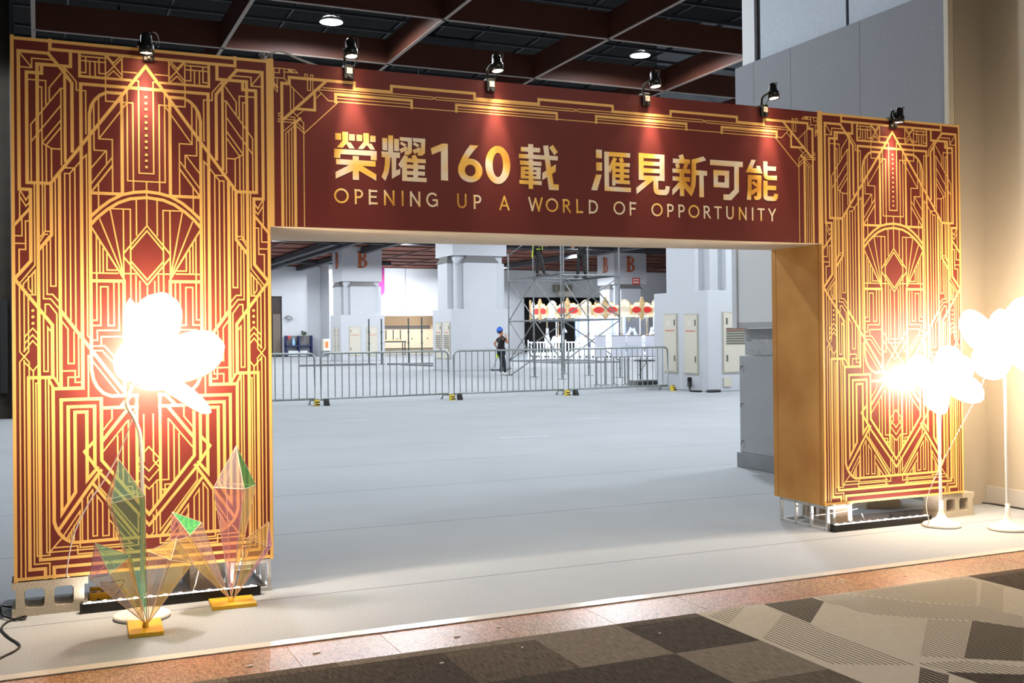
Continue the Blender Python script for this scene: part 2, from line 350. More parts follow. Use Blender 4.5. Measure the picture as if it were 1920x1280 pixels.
struct(w.build('wall_upper', [PALE, mat('joint_dark', (30, 30, 32), .8), mat('white_post', (224, 226, 228), .6)]))
struct(MB().bev(7.34, 7.40, .40, .455, 0, 9.6, .006).build('trim_2', mat('cream_trim', (206, 196, 176), .6)))
struct(MB().box(7.40, 7.95, .40, .72, 0, 9.6).build('wall_return', FAB))
struct(MB().box(7.46, 7.95, .46, 3.52, 1.265, 1.565, 0).build('wall_stucco', mat('stucco', (176, 178, 180), .9, 0, .15, 40, .8, 90)))
# ------------------------------------------------------------------ pillars
PW = mat('pillar_white', (186, 190, 196), .75, 0, .02, 1); CAPD = mat('pillar_cap', (112, 112, 112), .8); OR = mat('letter_orange', (176, 92, 52), .6)
DOOR = mat('panel_beige', (196, 192, 178), .55); RED = mat('label_red', (196, 110, 92), .6); DSL = mat('louvre_dark', (92, 90, 84), .6); IVO = mat('panel_frame', (176, 172, 158), .6)
def letter_B(mb, fn, h, mi=0):
    # serif capital B of height h, fn(a, b, depth)
    t = .04
    mb.prism([(.08*h, 0), (.27*h, 0), (.27*h, h), (.08*h, h)], fn, t, mi)
    mb.prism([(0, 0), (.4*h, 0), (.4*h, .075*h), (0, .055*h)], fn, t, mi); mb.prism([(0, .945*h), (.4*h, .925*h), (.4*h, h), (0, h)], fn, t, mi)
    for cz, ry, rx, x0 in ((.755*h, .245*h, .27*h, .32*h), (.27*h, .27*h, .31*h, .34*h)):
        n = 12
        for k in range(n):
            q = []
            for a, o_ in ((k, 1), (k+1, 1), (k+1, 0), (k, 0)):
                a = -PI/2+PI*a/n; q.append((x0+(rx-(0 if o_ else .175*h))*math.cos(a), cz+(ry-(0 if o_ else .085*h))*math.sin(a)))
            mb.prism(q, lambda a_, b_, h_: fn(a_, b_, h_*.9), t, mi)
        mb.prism([(.2*h, cz-ry), (x0, cz-ry), (x0, cz-ry+.085*h), (.2*h, cz-ry+.085*h)], lambda a_, b_, h_: fn(a_, b_, h_*.8), t, mi); mb.prism([(.2*h, cz+ry-.085*h), (x0, cz+ry-.085*h), (x0, cz+ry), (.2*h, cz+ry)], lambda a_, b_, h_: fn(a_, b_, h_*.8), t, mi)
def pillar(x0, y0, w, d, zb, zc, letters, label):
    mb = MB(); mb.bev(x0, x0+w, y0, y0+d, 0, zb, .02)
    mb.box(x0+.28, x0+w-.28, y0+.28, y0+d-.28, zb, 9.6)
    mb.box(x0+.12, x0+w-.12, y0+.12, y0+d-.12, zc+.3, 9.6)
    a, b = x0+.62, x0+w-.62; c, e = y0+.6, y0+d-.6
    mb.box(a, b, y0+.04, y0+d-.04, zb, zc); mb.box(x0+.04, x0+w-.04, c, e, zb, zc)
    # sloping caps of the corbelled panels
    for f in (0, 1):
        if f == 0: P = [(a-.08, y0+.02), (b+.08, y0+.02)]; vs = [(a-.1, y0-.0, zc), (b+.1, y0, zc), (b+.1, y0+.3, zc), (a-.1, y0+.3, zc), (a+.15, y0+.11, zc+.3), (b-.15, y0+.11, zc+.3), (b-.15, y0+.3, zc+.3), (a+.15, y0+.3, zc+.3)]
        else: vs = [(x0, e+.1, zc), (x0, c-.1, zc), (x0+.3, c-.1, zc), (x0+.3, e+.1, zc), (x0+.11, e-.15, zc+.3), (x0+.11, c+.15, zc+.3), (x0+.3, c+.15, zc+.3), (x0+.3, e-.15, zc+.3)]
        mb.add(vs, [(0, 3, 2, 1), (4, 5, 6, 7), (0, 1, 5, 4), (1, 2, 6, 5), (2, 3, 7, 6), (3, 0, 4, 7)], 1)
    o = mb.build('pillar', [PW, CAPD]); struct(o, label)
    if letters:
        z, h = letters
        m = MB(); letter_B(m, lambda p, q, r: (x0+w*.5-.31*h+p, y0+.12-r, z+q), h); m.build('letter', OR, o)
        m = MB(); letter_B(m, lambda p, q, r: (x0+.12-r, y0+d*.5+.31*h-p, z+q), h); m.build('letter', OR, o)
    return o
def door(o, side, u0, u1, z0, z1, base, louvre=None):
    # metal access door; side 'F' faces the viewer (-Y), 'L' faces -X
    fn = (lambda u, z, h: (u, base-h, z)) if side == 'F' else (lambda u, z, h: (base-h, u, z))
    def bx(m, a, b, c, e, h0, h1, mi=0):
        pts = [fn(u, z, h) for h in (h0, h1) for u, z in ((a, c), (b, c), (b, e), (a, e))]
        m.add(pts, [(0, 1, 2, 3), (4, 7, 6, 5), (0, 4, 5, 1), (1, 5, 6, 2), (2, 6, 7, 3), (3, 7, 4, 0)], mi)
    m = MB(); bx(m, u0, u1, z0, z1, 0, .025, 1); bx(m, u0+.03, u1-.03, z0+.04, z1-.04, .02, .04, 0); dr = m.build('panel_door', [DOOR, IVO], o)
    W = u1-u0; m = MB()
    for k in range(9): bx(m, u0+W*(.15+.08*k), u0+W*(.15+.08*k+.055), z0+(z1-z0)*.70, z0+(z1-z0)*.725, .038, .043)
    m.build('label_strip', RED, dr)
    m = MB(); bx(m, u0+W*.42, u0+W*.7, z0+(z1-z0)*.8, z0+(z1-z0)*.88, .038, .043); bx(m, u0+W*.12, u0+W*.17, z0+(z1-z0)*.8, z0+(z1-z0)*.9, .04, .055, 1); bx(m, u0+W*.12, u0+W*.17, z0+(z1-z0)*.2, z0+(z1-z0)*.3, .04, .055, 1)
    m.build('handle_plate', [mat('plate_pale', (206, 196, 186), .5), DSL], dr)
    if louvre:
        m = MB()
        for k in range(7): zz = z0+(z1-z0)*(louvre[0]+(louvre[1]-louvre[0])*k/6); bx(m, u0+W*.12, u1-W*.12, zz, zz+.03, .035, .06)
        m.build('louvre', DSL, dr)
p1 = pillar(17.08, 57.6, 2.79, 2.6, 2.85, 4.62, (5.77, 1.0), 'farthest white pillar with an orange letter, left of the magenta banner')
door(p1, 'F', 17.58, 18.31, .3, 2.12, 57.6); door(p1, 'F', 18.69, 19.41, .3, 2.12, 57.6); door(p1, 'L', 58.1, 58.7, .5, 2.1, 17.08); door(p1, 'L', 59.0, 59.6, .5, 2.1, 17.08)
p2 = pillar(16.18, 36.0, 2.75, 2.4, 2.65, 4.65, None, 'white pillar behind the middle barriers with two vent panels on its side')
door(p2, 'L', 37.2, 38.0, .5, 2.1, 16.18, (.3, .62)); door(p2, 'L', 36.15, 36.95, .5, 2.1, 16.18, (.3, .62))
p3 = pillar(15.85, 16.54, 2.75, 2.6, 2.62, 4.65, None, 'nearest white pillar beside the end of the barrier row, with three panel doors')
door(p3, 'L', 17.94, 18.61, .44, 2.05, 15.85); door(p3, 'L', 16.95, 17.6, .43, 2.03, 15.85); door(p3, 'F', 16.3, 17.15, .46, 2.06, 16.54, (.48, .72))
MB().box(16.32, 16.55, 16.5, 16.55, .12, .36).build('socket_box', DOOR, p3)
MB().box(15.8, 15.86, 17.3, 17.42, .1, .35).build('socket_hole', DARK, p3)
p4 = pillar(35.9, 57.0, 2.8, 2.6, 2.7, 4.6, (5.75, 1.05), 'white pillar with an orange letter rising behind the carousel')
sg = MB(); sg.box(37.45, 38.05, 57.09, 57.13, 4.9, 5.35, 0)
for k in range(3): sg.box(37.53+.16*k, 37.64+.16*k, 57.085, 57.09, 5.17, 5.28, 1); sg.box(37.53+.16*k, 37.64+.16*k, 57.085, 57.09, 4.98, 5.1, 1)
sg.build('red_sign', [mat('sign_red', (206, 60, 58), .5), mat('sign_white', (240, 230, 226), .5)], p4)['label'] = 'small red sign with pale characters'
# ------------------------------------------------------------------ entrance arch
X1, X2, X3, ZB, ZT, ZH, DP = 1.4158, 5.598, 7.0271, .1974, 3.1974, 2.1909, .607
PANEL_LINES = [[18,[[202,2997],[202,2946],[710,2946]]],[18,[[196,2922],[41,2922],[41,2158],[97,2158],[97,1763],[14,1662],[204,1407],[204,1116],[81,1116],[81,57],[159,57],[159,6]]],[18,[[192,2922],[269,2829],[314,2766],[314,2383]]],[8,[[259,2816],[197,2731],[197,2659]]],[15,[[277,2860],[277,2325]]],[18,[[308,2939],[308,2858],[135,2858],[135,107],[710,107]]],[18,[[158,2853],[158,2808],[81,2808],[81,2196],[203,2196],[203,1909],[136,1823]]],[18,[[710,2897],[200,2197]]],[8,[[213,2887],[108,2887],[108,2834],[47,2834]]],[8,[[52,2907],[104,2840]]],[8,[[88,2768],[179,2768],[179,2636]]],[8,[[143,2731],[158,2731],[158,2201]]],[8,[[271,2732],[256,2732],[102,2519],[102,2207]]],[8,[[257,2729],[257,2302]]],[8,[[254,2634],[105,2427]]],[8,[[256,2554],[160,2423]]],[8,[[256,2514],[182,2413]]],[8,[[160,2419],[206,2391],[256,2391]]],[8,[[179,2405],[179,2207]]],[8,[[206,2390],[206,2226]]],[15,[[355,2938],[355,2809],[628,2809]]],[18,[[710,2766],[360,2766],[360,1052],[205,1052],[206,346],[206,311],[218,271],[234,243],[258,215],[282,198],[302,188],[710,188]]],[13,[[182,1108],[207,1055]]],[13,[[212,1111],[242,1061]]],[8,[[362,2923],[491,2923]]],[8,[[362,2898],[491,2898]]],[8,[[492,2938],[492,2679],[638,2679],[638,2171]]],[8,[[362,2831],[388,2831],[388,2919]]],[8,[[409,2897],[409,2821]]],[8,[[437,2898],[437,2821]]],[8,[[458,2922],[458,2834],[490,2834]]],[8,[[495,2934],[582,2832]]],[8,[[583,2934],[494,2831]]],[8,[[503,2935],[535,2899],[570,2937]]],[8,[[503,2821],[535,2855],[574,2818]]],[8,[[581,2938],[581,2815]]],[8,[[582,2854],[658,2854]]],[8,[[282,2844],[337,2775],[337,2729],[386,2729],[386,2486]]],[18,[[577,2729],[498,2729],[462,2710],[435,2683],[414,2646],[405,2598],[406,1226],[406,1156],[416,1098],[436,1055],[469,1019],[510,1002],[650,1002]]],[8,[[428,2669],[428,2396],[494,2396],[494,2324]]],[8,[[489,2394],[412,2293]]],[8,[[454,2693],[454,2462],[526,2462],[526,2165]]],[8,[[604,2673],[456,2465]]],[8,[[524,2359],[413,2206]]],[10,[[526,2315],[416,2164]]],[8,[[450,2208],[450,2076]]],[18,[[578,2730],[578,2159]]],[8,[[607,2755],[607,2231],[710,2231]]],[8,[[641,2809],[670,2809],[670,2278],[710,2278]]],[8,[[710,2230],[710,1981]]],[18,[[405,2153],[579,2153]]],[18,[[408,2019],[460,2071],[510,2112],[577,2150],[641,2166],[710,2173]]],[18,[[408,1973],[443,2016],[497,2063],[556,2103],[619,2128],[710,2139]]],[10,[[414,1955],[580,1673]]],[8,[[455,2007],[578,1688]]],[8,[[512,2062],[579,1697]]],[8,[[582,2067],[582,1666]]],[8,[[512,2068],[620,2068],[620,1160],[580,1160]]],[8,[[653,2125],[653,1921]]],[9,[[710,1976],[586,1819]]],[9,[[586,1790],[710,1634]]],[9,[[710,1947],[624,1840]]],[9,[[624,1767],[710,1664]]],[8,[[414,1700],[549,1700]]],[8,[[587,1699],[654,1699]]],[8,[[543,1718],[492,1718],[492,1810]]],[8,[[472,1841],[472,1704]]],[8,[[454,1880],[454,1704]]],[8,[[437,1910],[437,1433],[412,1433]]],[18,[[409,1656],[583,1656],[583,1002]]],[8,[[416,1403],[457,1403],[457,1623],[496,1623],[496,1402],[528,1402],[528,1645]]],[8,[[555,1646],[555,1375],[438,1375],[438,1320],[413,1320]]],[8,[[458,1298],[458,1339],[580,1339]]],[8,[[403,1287],[476,1287],[565,1178]]],[8,[[403,1261],[463,1261],[564,1139]]],[8,[[648,1686],[648,1232],[710,1232]]],[8,[[669,1655],[669,1261],[710,1261]]],[8,[[710,1621],[710,1187]]],[8,[[583,1329],[811,1042]]],[8,[[582,1262],[704,1106]]],[18,[[246,2258],[246,1058]]],[18,[[249,1485],[582,1022]]],[8,[[390,1233],[552,1010]]],[8,[[389,1233],[389,1000]]],[8,[[365,2341],[387,2366],[387,1345],[401,1332]]],[8,[[280,2312],[280,2288],[322,2288]]],[8,[[353,2325],[299,2256],[273,2256],[273,1467]]],[8,[[300,2254],[300,1433]]],[8,[[326,2288],[326,1393]]],[8,[[255,1426],[284,1385],[284,1191],[315,1191],[315,1367]]],[8,[[339,1341],[339,1114],[283,1114],[283,1062]]],[8,[[255,1150],[320,1150],[320,1085],[356,1085]]],[8,[[224,2222],[224,1624],[197,1624],[197,1885]]],[8,[[178,1859],[178,1578],[206,1578],[240,1537]]],[8,[[160,1837],[160,1553],[196,1553],[243,1493]]],[8,[[171,2189],[171,1929]]],[8,[[196,1929],[171,1929],[142,1892]]],[8,[[182,1912],[168,1912],[142,1869]]],[8,[[158,2189],[158,1910]]],[8,[[117,2187],[117,1739],[44,1644]]],[8,[[58,1622],[58,1635],[118,1709],[118,1575],[89,1575]]],[8,[[84,1674],[84,1610],[103,1584],[103,1687],[117,1707]]],[8,[[42,2149],[42,2003]]],[8,[[48,2147],[74,2099],[91,2125]]],[8,[[46,2112],[74,2065],[91,2087]]],[15,[[92,2052],[9,1952]]],[8,[[53,1992],[53,1900],[17,1900]]],[8,[[88,1983],[71,1983],[71,1825],[38,1825],[38,1693]]],[8,[[16,1858],[70,1858]]],[8,[[38,1633],[38,1260],[84,1203],[84,1128]]],[8,[[61,1581],[61,1262]]],[8,[[82,1553],[82,1261],[37,1204],[37,16]]],[8,[[59,1212],[59,14]]],[8,[[60,1204],[104,1153],[129,1185]]],[8,[[105,1153],[105,1125]]],[8,[[104,1105],[104,85],[182,85],[182,11]]],[8,[[63,1343],[104,1390],[130,1358]]],[8,[[63,1307],[103,1353],[130,1321]]],[8,[[59,1262],[103,1321],[130,1289]]],[8,[[159,1450],[159,1150],[180,1150],[180,1394],[198,1370]]],[8,[[168,1476],[168,1523],[189,1523],[227,1470],[227,1089]]],[8,[[126,1085],[118,1085],[118,129],[182,129],[182,1097]]],[8,[[167,1104],[167,145],[650,145],[650,174]]],[8,[[189,153],[240,214]]],[8,[[205,168],[327,168],[327,123],[617,123],[595,140]]],[8,[[339,177],[339,158],[615,158],[595,174]]],[18,[[710,315],[456,640],[456,989],[246,989],[246,355],[317,468],[317,917],[379,917],[379,534],[433,599]]],[18,[[282,423],[282,948],[420,948],[420,611]]],[16,[[417,750],[365,693],[441,577],[710,254]]],[18,[[451,583],[228,263]]],[16,[[411,510],[644,190]]],[8,[[440,561],[440,495],[650,219],[650,331]]],[8,[[351,426],[351,198]]],[8,[[252,229],[340,362],[340,199]]],[8,[[270,214],[339,326]]],[8,[[284,239],[284,200]]],[8,[[308,281],[308,195]]],[8,[[296,260],[296,196]]],[8,[[407,477],[380,436],[380,196]]],[8,[[407,477],[407,216],[430,216],[430,441],[459,398],[459,213],[492,213],[492,356],[616,192]]],[8,[[496,299],[580,194]]],[8,[[517,271],[517,192]]],[8,[[530,252],[530,194]]],[8,[[541,240],[541,193]]],[16,[[646,1005],[646,401]]],[18,[[460,936],[649,936]]],[8,[[513,925],[513,872],[465,810]]],[18,[[461,750],[600,928]]],[18,[[564,945],[616,1001]]],[8,[[458,681],[595,856]]],[8,[[542,772],[542,536]]],[8,[[570,822],[570,500]]],[8,[[601,860],[601,509],[665,509],[710,461]]],[8,[[575,482],[621,482],[621,450]]],[8,[[605,454],[646,454]]],[8,[[627,446],[627,422]]],[8,[[710,704],[652,635]]],[8,[[652,630],[710,564]]],[8,[[684,889],[684,622],[651,582]]],[8,[[653,574],[710,509]]],[8,[[666,499],[666,373]]],[8,[[688,482],[688,356]]],[8,[[670,338],[670,192]]],[8,[[687,310],[687,211],[703,194]]],[18,[[204,4],[204,60],[710,60]]]]
PANEL_DOTS = [2718,2683,2648,2607,2572,2537,2497,2461,2426,2385,2351,2315]
SIDE_DOTS = [[105,1488],[105,1453],[105,1417]]
HEAD_BAND = [[18,[[528,878],[770,878],[770,915],[1338,915],[1338,882],[1803,882],[1803,914],[2371,914],[2371,875],[2843,875],[2843,914],[3413,914],[3413,877],[3656,877]]],[18,[[409,786],[409,834],[904,834],[904,788]]],[6,[[419,810],[893,810]]],[6,[[401,789],[1197,789]]],[6,[[331,868],[1046,868],[1057,860],[1069,869],[2072,869],[2087,863],[2101,871],[3114,871],[3129,863],[3145,868],[3877,868]]],[6,[[309,854],[1043,854],[1057,861],[1068,854],[2072,854],[2087,863],[2100,854],[3113,854],[3129,863],[3144,852],[3898,852]]],[18,[[1209,788],[1209,831],[1937,831],[1937,791]]],[6,[[1220,807],[1922,807]]],[6,[[1197,790],[2239,790]]],[18,[[2240,790],[2240,833],[2974,833],[2974,792]]],[6,[[2251,812],[2961,812]]],[6,[[2239,791],[3278,791]]],[18,[[3278,789],[3278,831],[3771,831],[3771,791]]],[6,[[3291,810],[3764,810]]],[6,[[3278,788],[3764,788]]]]
HEAD_CORNER = [[18,[[76,5],[76,874],[122,874],[122,914],[528,914],[528,878]]],[18,[[349,909],[90,659]]],[16,[[278,832],[278,725],[168,725]]],[18,[[155,8],[155,644]]],[16,[[156,642],[187,666]]],[6,[[109,885],[92,905],[30,905]]],[6,[[92,905],[92,959]]],[6,[[49,819],[30,841],[30,963],[153,963],[174,944],[90,944]]],[6,[[62,964],[62,935],[30,935]]],[6,[[49,901],[49,819]]],[14,[[31,867],[48,847]]],[14,[[122,956],[142,948]]],[6,[[217,923],[217,941],[234,941],[234,844],[253,844],[253,939],[267,939],[267,842]]],[6,[[128,865],[212,787]]],[6,[[129,863],[129,705]]],[6,[[148,845],[148,726]]],[6,[[304,848],[363,790],[401,790]]],[6,[[319,831],[286,798]]],[6,[[210,578],[426,787]]],[6,[[208,10],[208,641],[150,698]]],[6,[[167,684],[202,713]]],[6,[[167,640],[210,600]]],[6,[[167,617],[212,578]]],[6,[[71,691],[56,691],[56,673],[71,673]]],[6,[[70,657],[55,657],[55,639],[70,640],[150,640]]],[6,[[128,672],[154,672],[154,656],[102,656]]],[6,[[89,585],[148,641]]],[6,[[98,6],[98,571],[149,618]]],[6,[[117,7],[117,585]]],[6,[[134,7],[134,599]]]]
GLYPHS = [[[404,593],[441,594],[442,552],[404,552]],[[493,593],[529,593],[528,553],[492,553]],[[540,593],[577,593],[576,553],[540,553]],[[628,592],[664,592],[663,553],[627,552]],[[449,605],[486,605],[486,545],[473,531],[451,505],[414,505],[449,548]],[[473,531],[483,542],[502,541],[528,504],[493,503]],[[584,605],[619,606],[620,545],[606,531],[581,504],[548,504],[584,550]],[[606,531],[617,543],[637,541],[660,504],[628,504]],[[397,496],[670,497],[670,465],[396,464]],[[396,467],[436,466],[435,440],[396,440]],[[631,468],[670,467],[669,438],[630,439]],[[407,433],[662,433],[661,398],[408,400]],[[514,458],[553,458],[553,309],[513,309]],[[492,400],[529,397],[515,365],[404,310],[404,352]],[[546,403],[577,398],[666,350],[665,310],[552,368]],[[706,583],[739,583],[739,505],[707,506]],[[745,602],[778,603],[777,493],[744,491]],[[784,583],[817,583],[817,505],[784,505]],[[700,498],[823,497],[822,462],[702,461]],[[724,467],[759,466],[754,408],[745,361],[724,312],[700,337],[716,379],[722,420]],[[766,466],[798,464],[796,382],[824,395],[823,360],[768,328]],[[821,596],[903,596],[903,569],[823,573]],[[876,594],[903,596],[902,501],[881,485],[874,510]],[[859,512],[885,512],[881,485],[851,486]],[[833,568],[867,550],[852,535],[822,553]],[[866,541],[876,520],[830,494],[819,518]],[[909,596],[993,596],[992,568],[910,572]],[[964,595],[993,596],[991,503],[970,485],[963,510]],[[946,512],[974,512],[970,485],[939,486]],[[921,570],[955,552],[940,537],[909,556]],[[956,540],[965,518],[920,493],[906,517]],[[851,484],[878,476],[829,397],[810,420]],[[900,481],[927,489],[943,459],[909,451]],[[836,440],[868,453],[869,319],[835,319]],[[911,464],[943,465],[942,334],[910,336]],[[860,465],[995,464],[995,438],[859,439]],[[859,424],[989,425],[989,399],[859,399]],[[859,384],[989,384],[988,358],[858,359]],[[836,344],[1000,344],[1000,317],[835,318]],[[1030,537],[1110,573],[1114,530],[1037,496]],[[1100,568],[1110,573],[1147,574],[1147,334],[1098,335]],[[1388,409],[1386,391],[1339,400],[1340,409]],[[1386,391],[1379,375],[1336,392],[1339,400]],[[1379,375],[1369,360],[1331,385],[1336,392]],[[1369,360],[1355,348],[1325,379],[1331,385]],[[1355,348],[1338,338],[1318,374],[1325,379]],[[1338,338],[1320,333],[1310,372],[1318,374]],[[1320,333],[1301,331],[1301,371],[1310,372]],[[1301,331],[1282,333],[1293,372],[1301,371]],[[1282,333],[1264,339],[1285,375],[1293,372]],[[1264,339],[1247,348],[1278,379],[1285,375]],[[1247,348],[1234,361],[1272,385],[1278,379]],[[1234,361],[1224,375],[1267,393],[1272,385]],[[1224,375],[1218,392],[1265,401],[1267,393]],[[1218,392],[1216,409],[1264,409],[1265,401]],[[1216,409],[1219,427],[1265,418],[1264,409]],[[1219,427],[1225,443],[1268,426],[1265,418]],[[1225,443],[1235,458],[1273,433],[1268,426]],[[1235,458],[1249,470],[1279,439],[1273,433]],[[1249,470],[1266,479],[1286,444],[1279,439]],[[1266,479],[1284,485],[1294,446],[1286,444]],[[1284,485],[1303,487],[1302,447],[1294,446]],[[1303,487],[1322,485],[1311,446],[1302,447]],[[1322,485],[1340,480],[1319,444],[1311,446]],[[1340,480],[1357,470],[1326,439],[1319,444]],[[1357,470],[1370,458],[1332,433],[1326,439]],[[1370,458],[1380,443],[1336,426],[1332,433]],[[1380,443],[1387,426],[1339,418],[1336,426]],[[1387,426],[1388,409],[1340,409],[1339,418]],[[1303,576],[1362,575],[1338,550],[1317,526],[1297,499],[1280,476],[1268,452],[1230,450],[1246,493],[1272,535]],[[1280,476],[1265,414],[1216,412],[1221,440],[1230,459],[1246,493]],[[1589,456],[1586,427],[1535,438],[1536,456]],[[1586,427],[1579,401],[1532,421],[1535,438]],[[1579,401],[1568,377],[1527,406],[1532,421]],[[1568,377],[1553,357],[1521,393],[1527,406]],[[1553,357],[1536,342],[1514,383],[1521,393]],[[1536,342],[1517,332],[1506,377],[1514,383]],[[1517,332],[1496,329],[1497,375],[1506,377]],[[1496,329],[1476,333],[1489,378],[1497,375]],[[1476,333],[1458,342],[1481,383],[1489,378]],[[1458,342],[1441,357],[1474,393],[1481,383]],[[1441,357],[1427,377],[1469,406],[1474,393]],[[1427,377],[1417,401],[1464,421],[1469,406]],[[1417,401],[1410,428],[1462,438],[1464,421]],[[1410,428],[1409,456],[1461,456],[1462,438]],[[1409,456],[1411,483],[1462,473],[1461,456]],[[1411,483],[1418,510],[1465,490],[1462,473]],[[1418,510],[1429,534],[1470,505],[1465,490]],[[1429,534],[1444,554],[1476,518],[1470,505]],[[1444,554],[1461,569],[1483,528],[1476,518]],[[1461,569],[1480,579],[1491,534],[1483,528]],[[1480,579],[1500,582],[1500,536],[1491,534]],[[1500,582],[1520,579],[1508,534],[1500,536]],[[1520,579],[1540,570],[1516,528],[1508,534]],[[1540,570],[1556,555],[1523,518],[1516,528]],[[1556,555],[1571,535],[1528,506],[1523,518]],[[1571,535],[1581,511],[1533,490],[1528,506]],[[1581,511],[1587,484],[1535,473],[1533,490]],[[1587,484],[1589,456],[1536,456],[1535,473]],[[1667,586],[1810,587],[1808,556],[1666,556]],[[1721,608],[1758,609],[1758,538],[1719,536]],[[1651,539],[1942,540],[1941,510],[1651,510]],[[1659,495],[1818,494],[1818,466],[1659,466]],[[1665,456],[1813,456],[1813,435],[1665,434]],[[1665,425],[1812,425],[1812,406],[1664,406]],[[1664,396],[1812,395],[1809,375],[1664,376]],[[1665,456],[1695,456],[1694,375],[1664,376]],[[1781,457],[1813,456],[1809,375],[1779,376]],[[1723,507],[1755,507],[1754,308],[1721,309]],[[1653,365],[1818,365],[1818,337],[1654,339]],[[1832,604],[1870,609],[1885,487],[1908,346],[1872,309],[1851,456]],[[1870,347],[1947,348],[1945,308],[1872,309]],[[1877,594],[1905,615],[1942,567],[1915,545]],[[1926,484],[1925,435],[1823,371],[1824,420]],[[2235,603],[2282,604],[2281,544],[2235,545]],[[2235,515],[2282,516],[2281,458],[2235,458]],[[2233,431],[2279,431],[2242,321],[2195,322]],[[2300,593],[2337,594],[2335,321],[2300,322]],[[2300,593],[2507,593],[2505,562],[2301,562]],[[2301,352],[2511,352],[2509,320],[2300,321]],[[2373,558],[2401,549],[2345,446],[2332,466],[2335,488]],[[2362,489],[2389,520],[2386,361],[2360,361]],[[2415,552],[2445,561],[2457,532],[2427,519]],[[2423,522],[2456,524],[2454,387],[2421,386]],[[2381,523],[2504,523],[2502,495],[2381,496]],[[2385,480],[2499,480],[2497,456],[2384,456]],[[2384,442],[2497,441],[2497,418],[2383,419]],[[2383,402],[2502,402],[2501,375],[2383,376]],[[2575,600],[2615,601],[2614,410],[2574,411]],[[2575,600],[2786,599],[2786,568],[2574,565]],[[2747,597],[2787,599],[2786,411],[2745,413]],[[2611,544],[2748,545],[2747,516],[2611,514]],[[2610,496],[2747,496],[2746,464],[2610,463]],[[2575,443],[2746,445],[2786,412],[2574,411]],[[2634,413],[2693,412],[2555,308],[2552,353]],[[2693,416],[2733,414],[2733,352],[2693,362]],[[2693,362],[2733,352],[2737,349],[2736,311],[2710,317],[2696,335]],[[2737,349],[2785,350],[2798,312],[2736,311]],[[2785,350],[2792,359],[2794,378],[2829,376],[2825,349],[2816,326],[2798,312]],[[2904,600],[2941,613],[2956,575],[2917,572]],[[2856,577],[3001,577],[2999,545],[2856,545]],[[2875,539],[2906,546],[2916,514],[2885,507]],[[2955,546],[2986,543],[2970,507],[2938,510]],[[2851,506],[3003,507],[3002,476],[2852,476]],[[2852,450],[3000,450],[2999,418],[2852,419]],[[2912,480],[2951,480],[2949,312],[2913,312]],[[2911,417],[2932,415],[2925,379],[2849,313],[2849,356]],[[2933,419],[2957,421],[3013,364],[3009,313],[2936,384]],[[3014,577],[3116,607],[3140,580],[3051,553]],[[3014,577],[3052,558],[3049,447],[3010,428]],[[3010,428],[3049,447],[3045,394],[3028,345],[3009,313],[3000,365]],[[3048,505],[3147,503],[3146,468],[3047,468]],[[3078,471],[3116,471],[3117,311],[3077,311]],[[3173,587],[3461,587],[3459,547],[3172,548]],[[3383,550],[3425,550],[3423,365],[3381,381]],[[3381,381],[3423,365],[3354,300],[3336,341]],[[3336,341],[3354,300],[3284,300],[3286,341]],[[3201,514],[3241,514],[3239,388],[3201,389]],[[3201,514],[3339,514],[3338,478],[3200,476]],[[3299,514],[3339,514],[3336,389],[3297,389]],[[3201,427],[3337,427],[3336,389],[3201,389]],[[3538,608],[3577,607],[3546,547],[3531,511],[3485,511]],[[3546,547],[3586,546],[3579,565],[3616,565],[3636,509],[3531,511]],[[3503,494],[3539,495],[3535,363],[3530,309],[3492,310],[3500,380]],[[3503,494],[3626,495],[3625,461],[3502,461]],[[3588,495],[3626,495],[3623,335],[3614,319],[3592,312],[3584,340]],[[3555,340],[3587,340],[3595,312],[3564,312]],[[3537,436],[3554,452],[3587,429],[3578,406]],[[3533,379],[3583,404],[3585,375],[3540,346]],[[3644,602],[3683,602],[3682,502],[3646,496]],[[3646,496],[3682,502],[3689,497],[3691,464],[3657,474]],[[3689,497],[3769,501],[3767,465],[3691,464]],[[3676,567],[3761,568],[3759,535],[3676,535]],[[3643,458],[3682,458],[3680,347],[3642,340]],[[3642,340],[3680,347],[3688,344],[3675,310],[3648,320]],[[3688,344],[3730,344],[3737,309],[3675,310]],[[3730,344],[3739,349],[3740,364],[3778,364],[3772,332],[3757,313],[3737,309]],[[3676,424],[3761,424],[3759,390],[3675,391]]]
LETTERS = [["O",440],["P",550],["E",642],["N",749],["I",837],["N",921],["G",1038],["U",1241],["P",1349],["A",1543],["W",1771],["O",1894],["R",2005],["L",2102],["D",2210],["O",2415],["F",2523],["O",2721],["P",2831],["P",2924],["O",3030],["R",3142],["T",3237],["U",3342],["N",3455],["I",3543],["T",3620],["Y",3720]]
REDP = mat('print_red', (106, 40, 34), .55, 0, .12, 240, .12, 500, spec=.3); GOLD = mat('print_gold', (232, 183, 104), .5, 0, .06, 200, .1, 500, spec=.35)
GOLDS = mat('gold_skin', (204, 154, 84), .6, 0, 0, 2.2, .08, 300, c2=(176, 122, 58), spec=.3); SOFF = mat('soffit_gold_lit', (216, 198, 172), .6, 0, 0, 3, c2=(206, 184, 152))  # soffit: same gold as the skin, bounce light from the floor painted in
BACKM = mat('board_back', (150, 130, 110), .8)
arch = thing('entrance_arch', 'red and gold printed entrance arch standing on concrete blocks at the hall entrance', 'arch', (0, 0, 0))
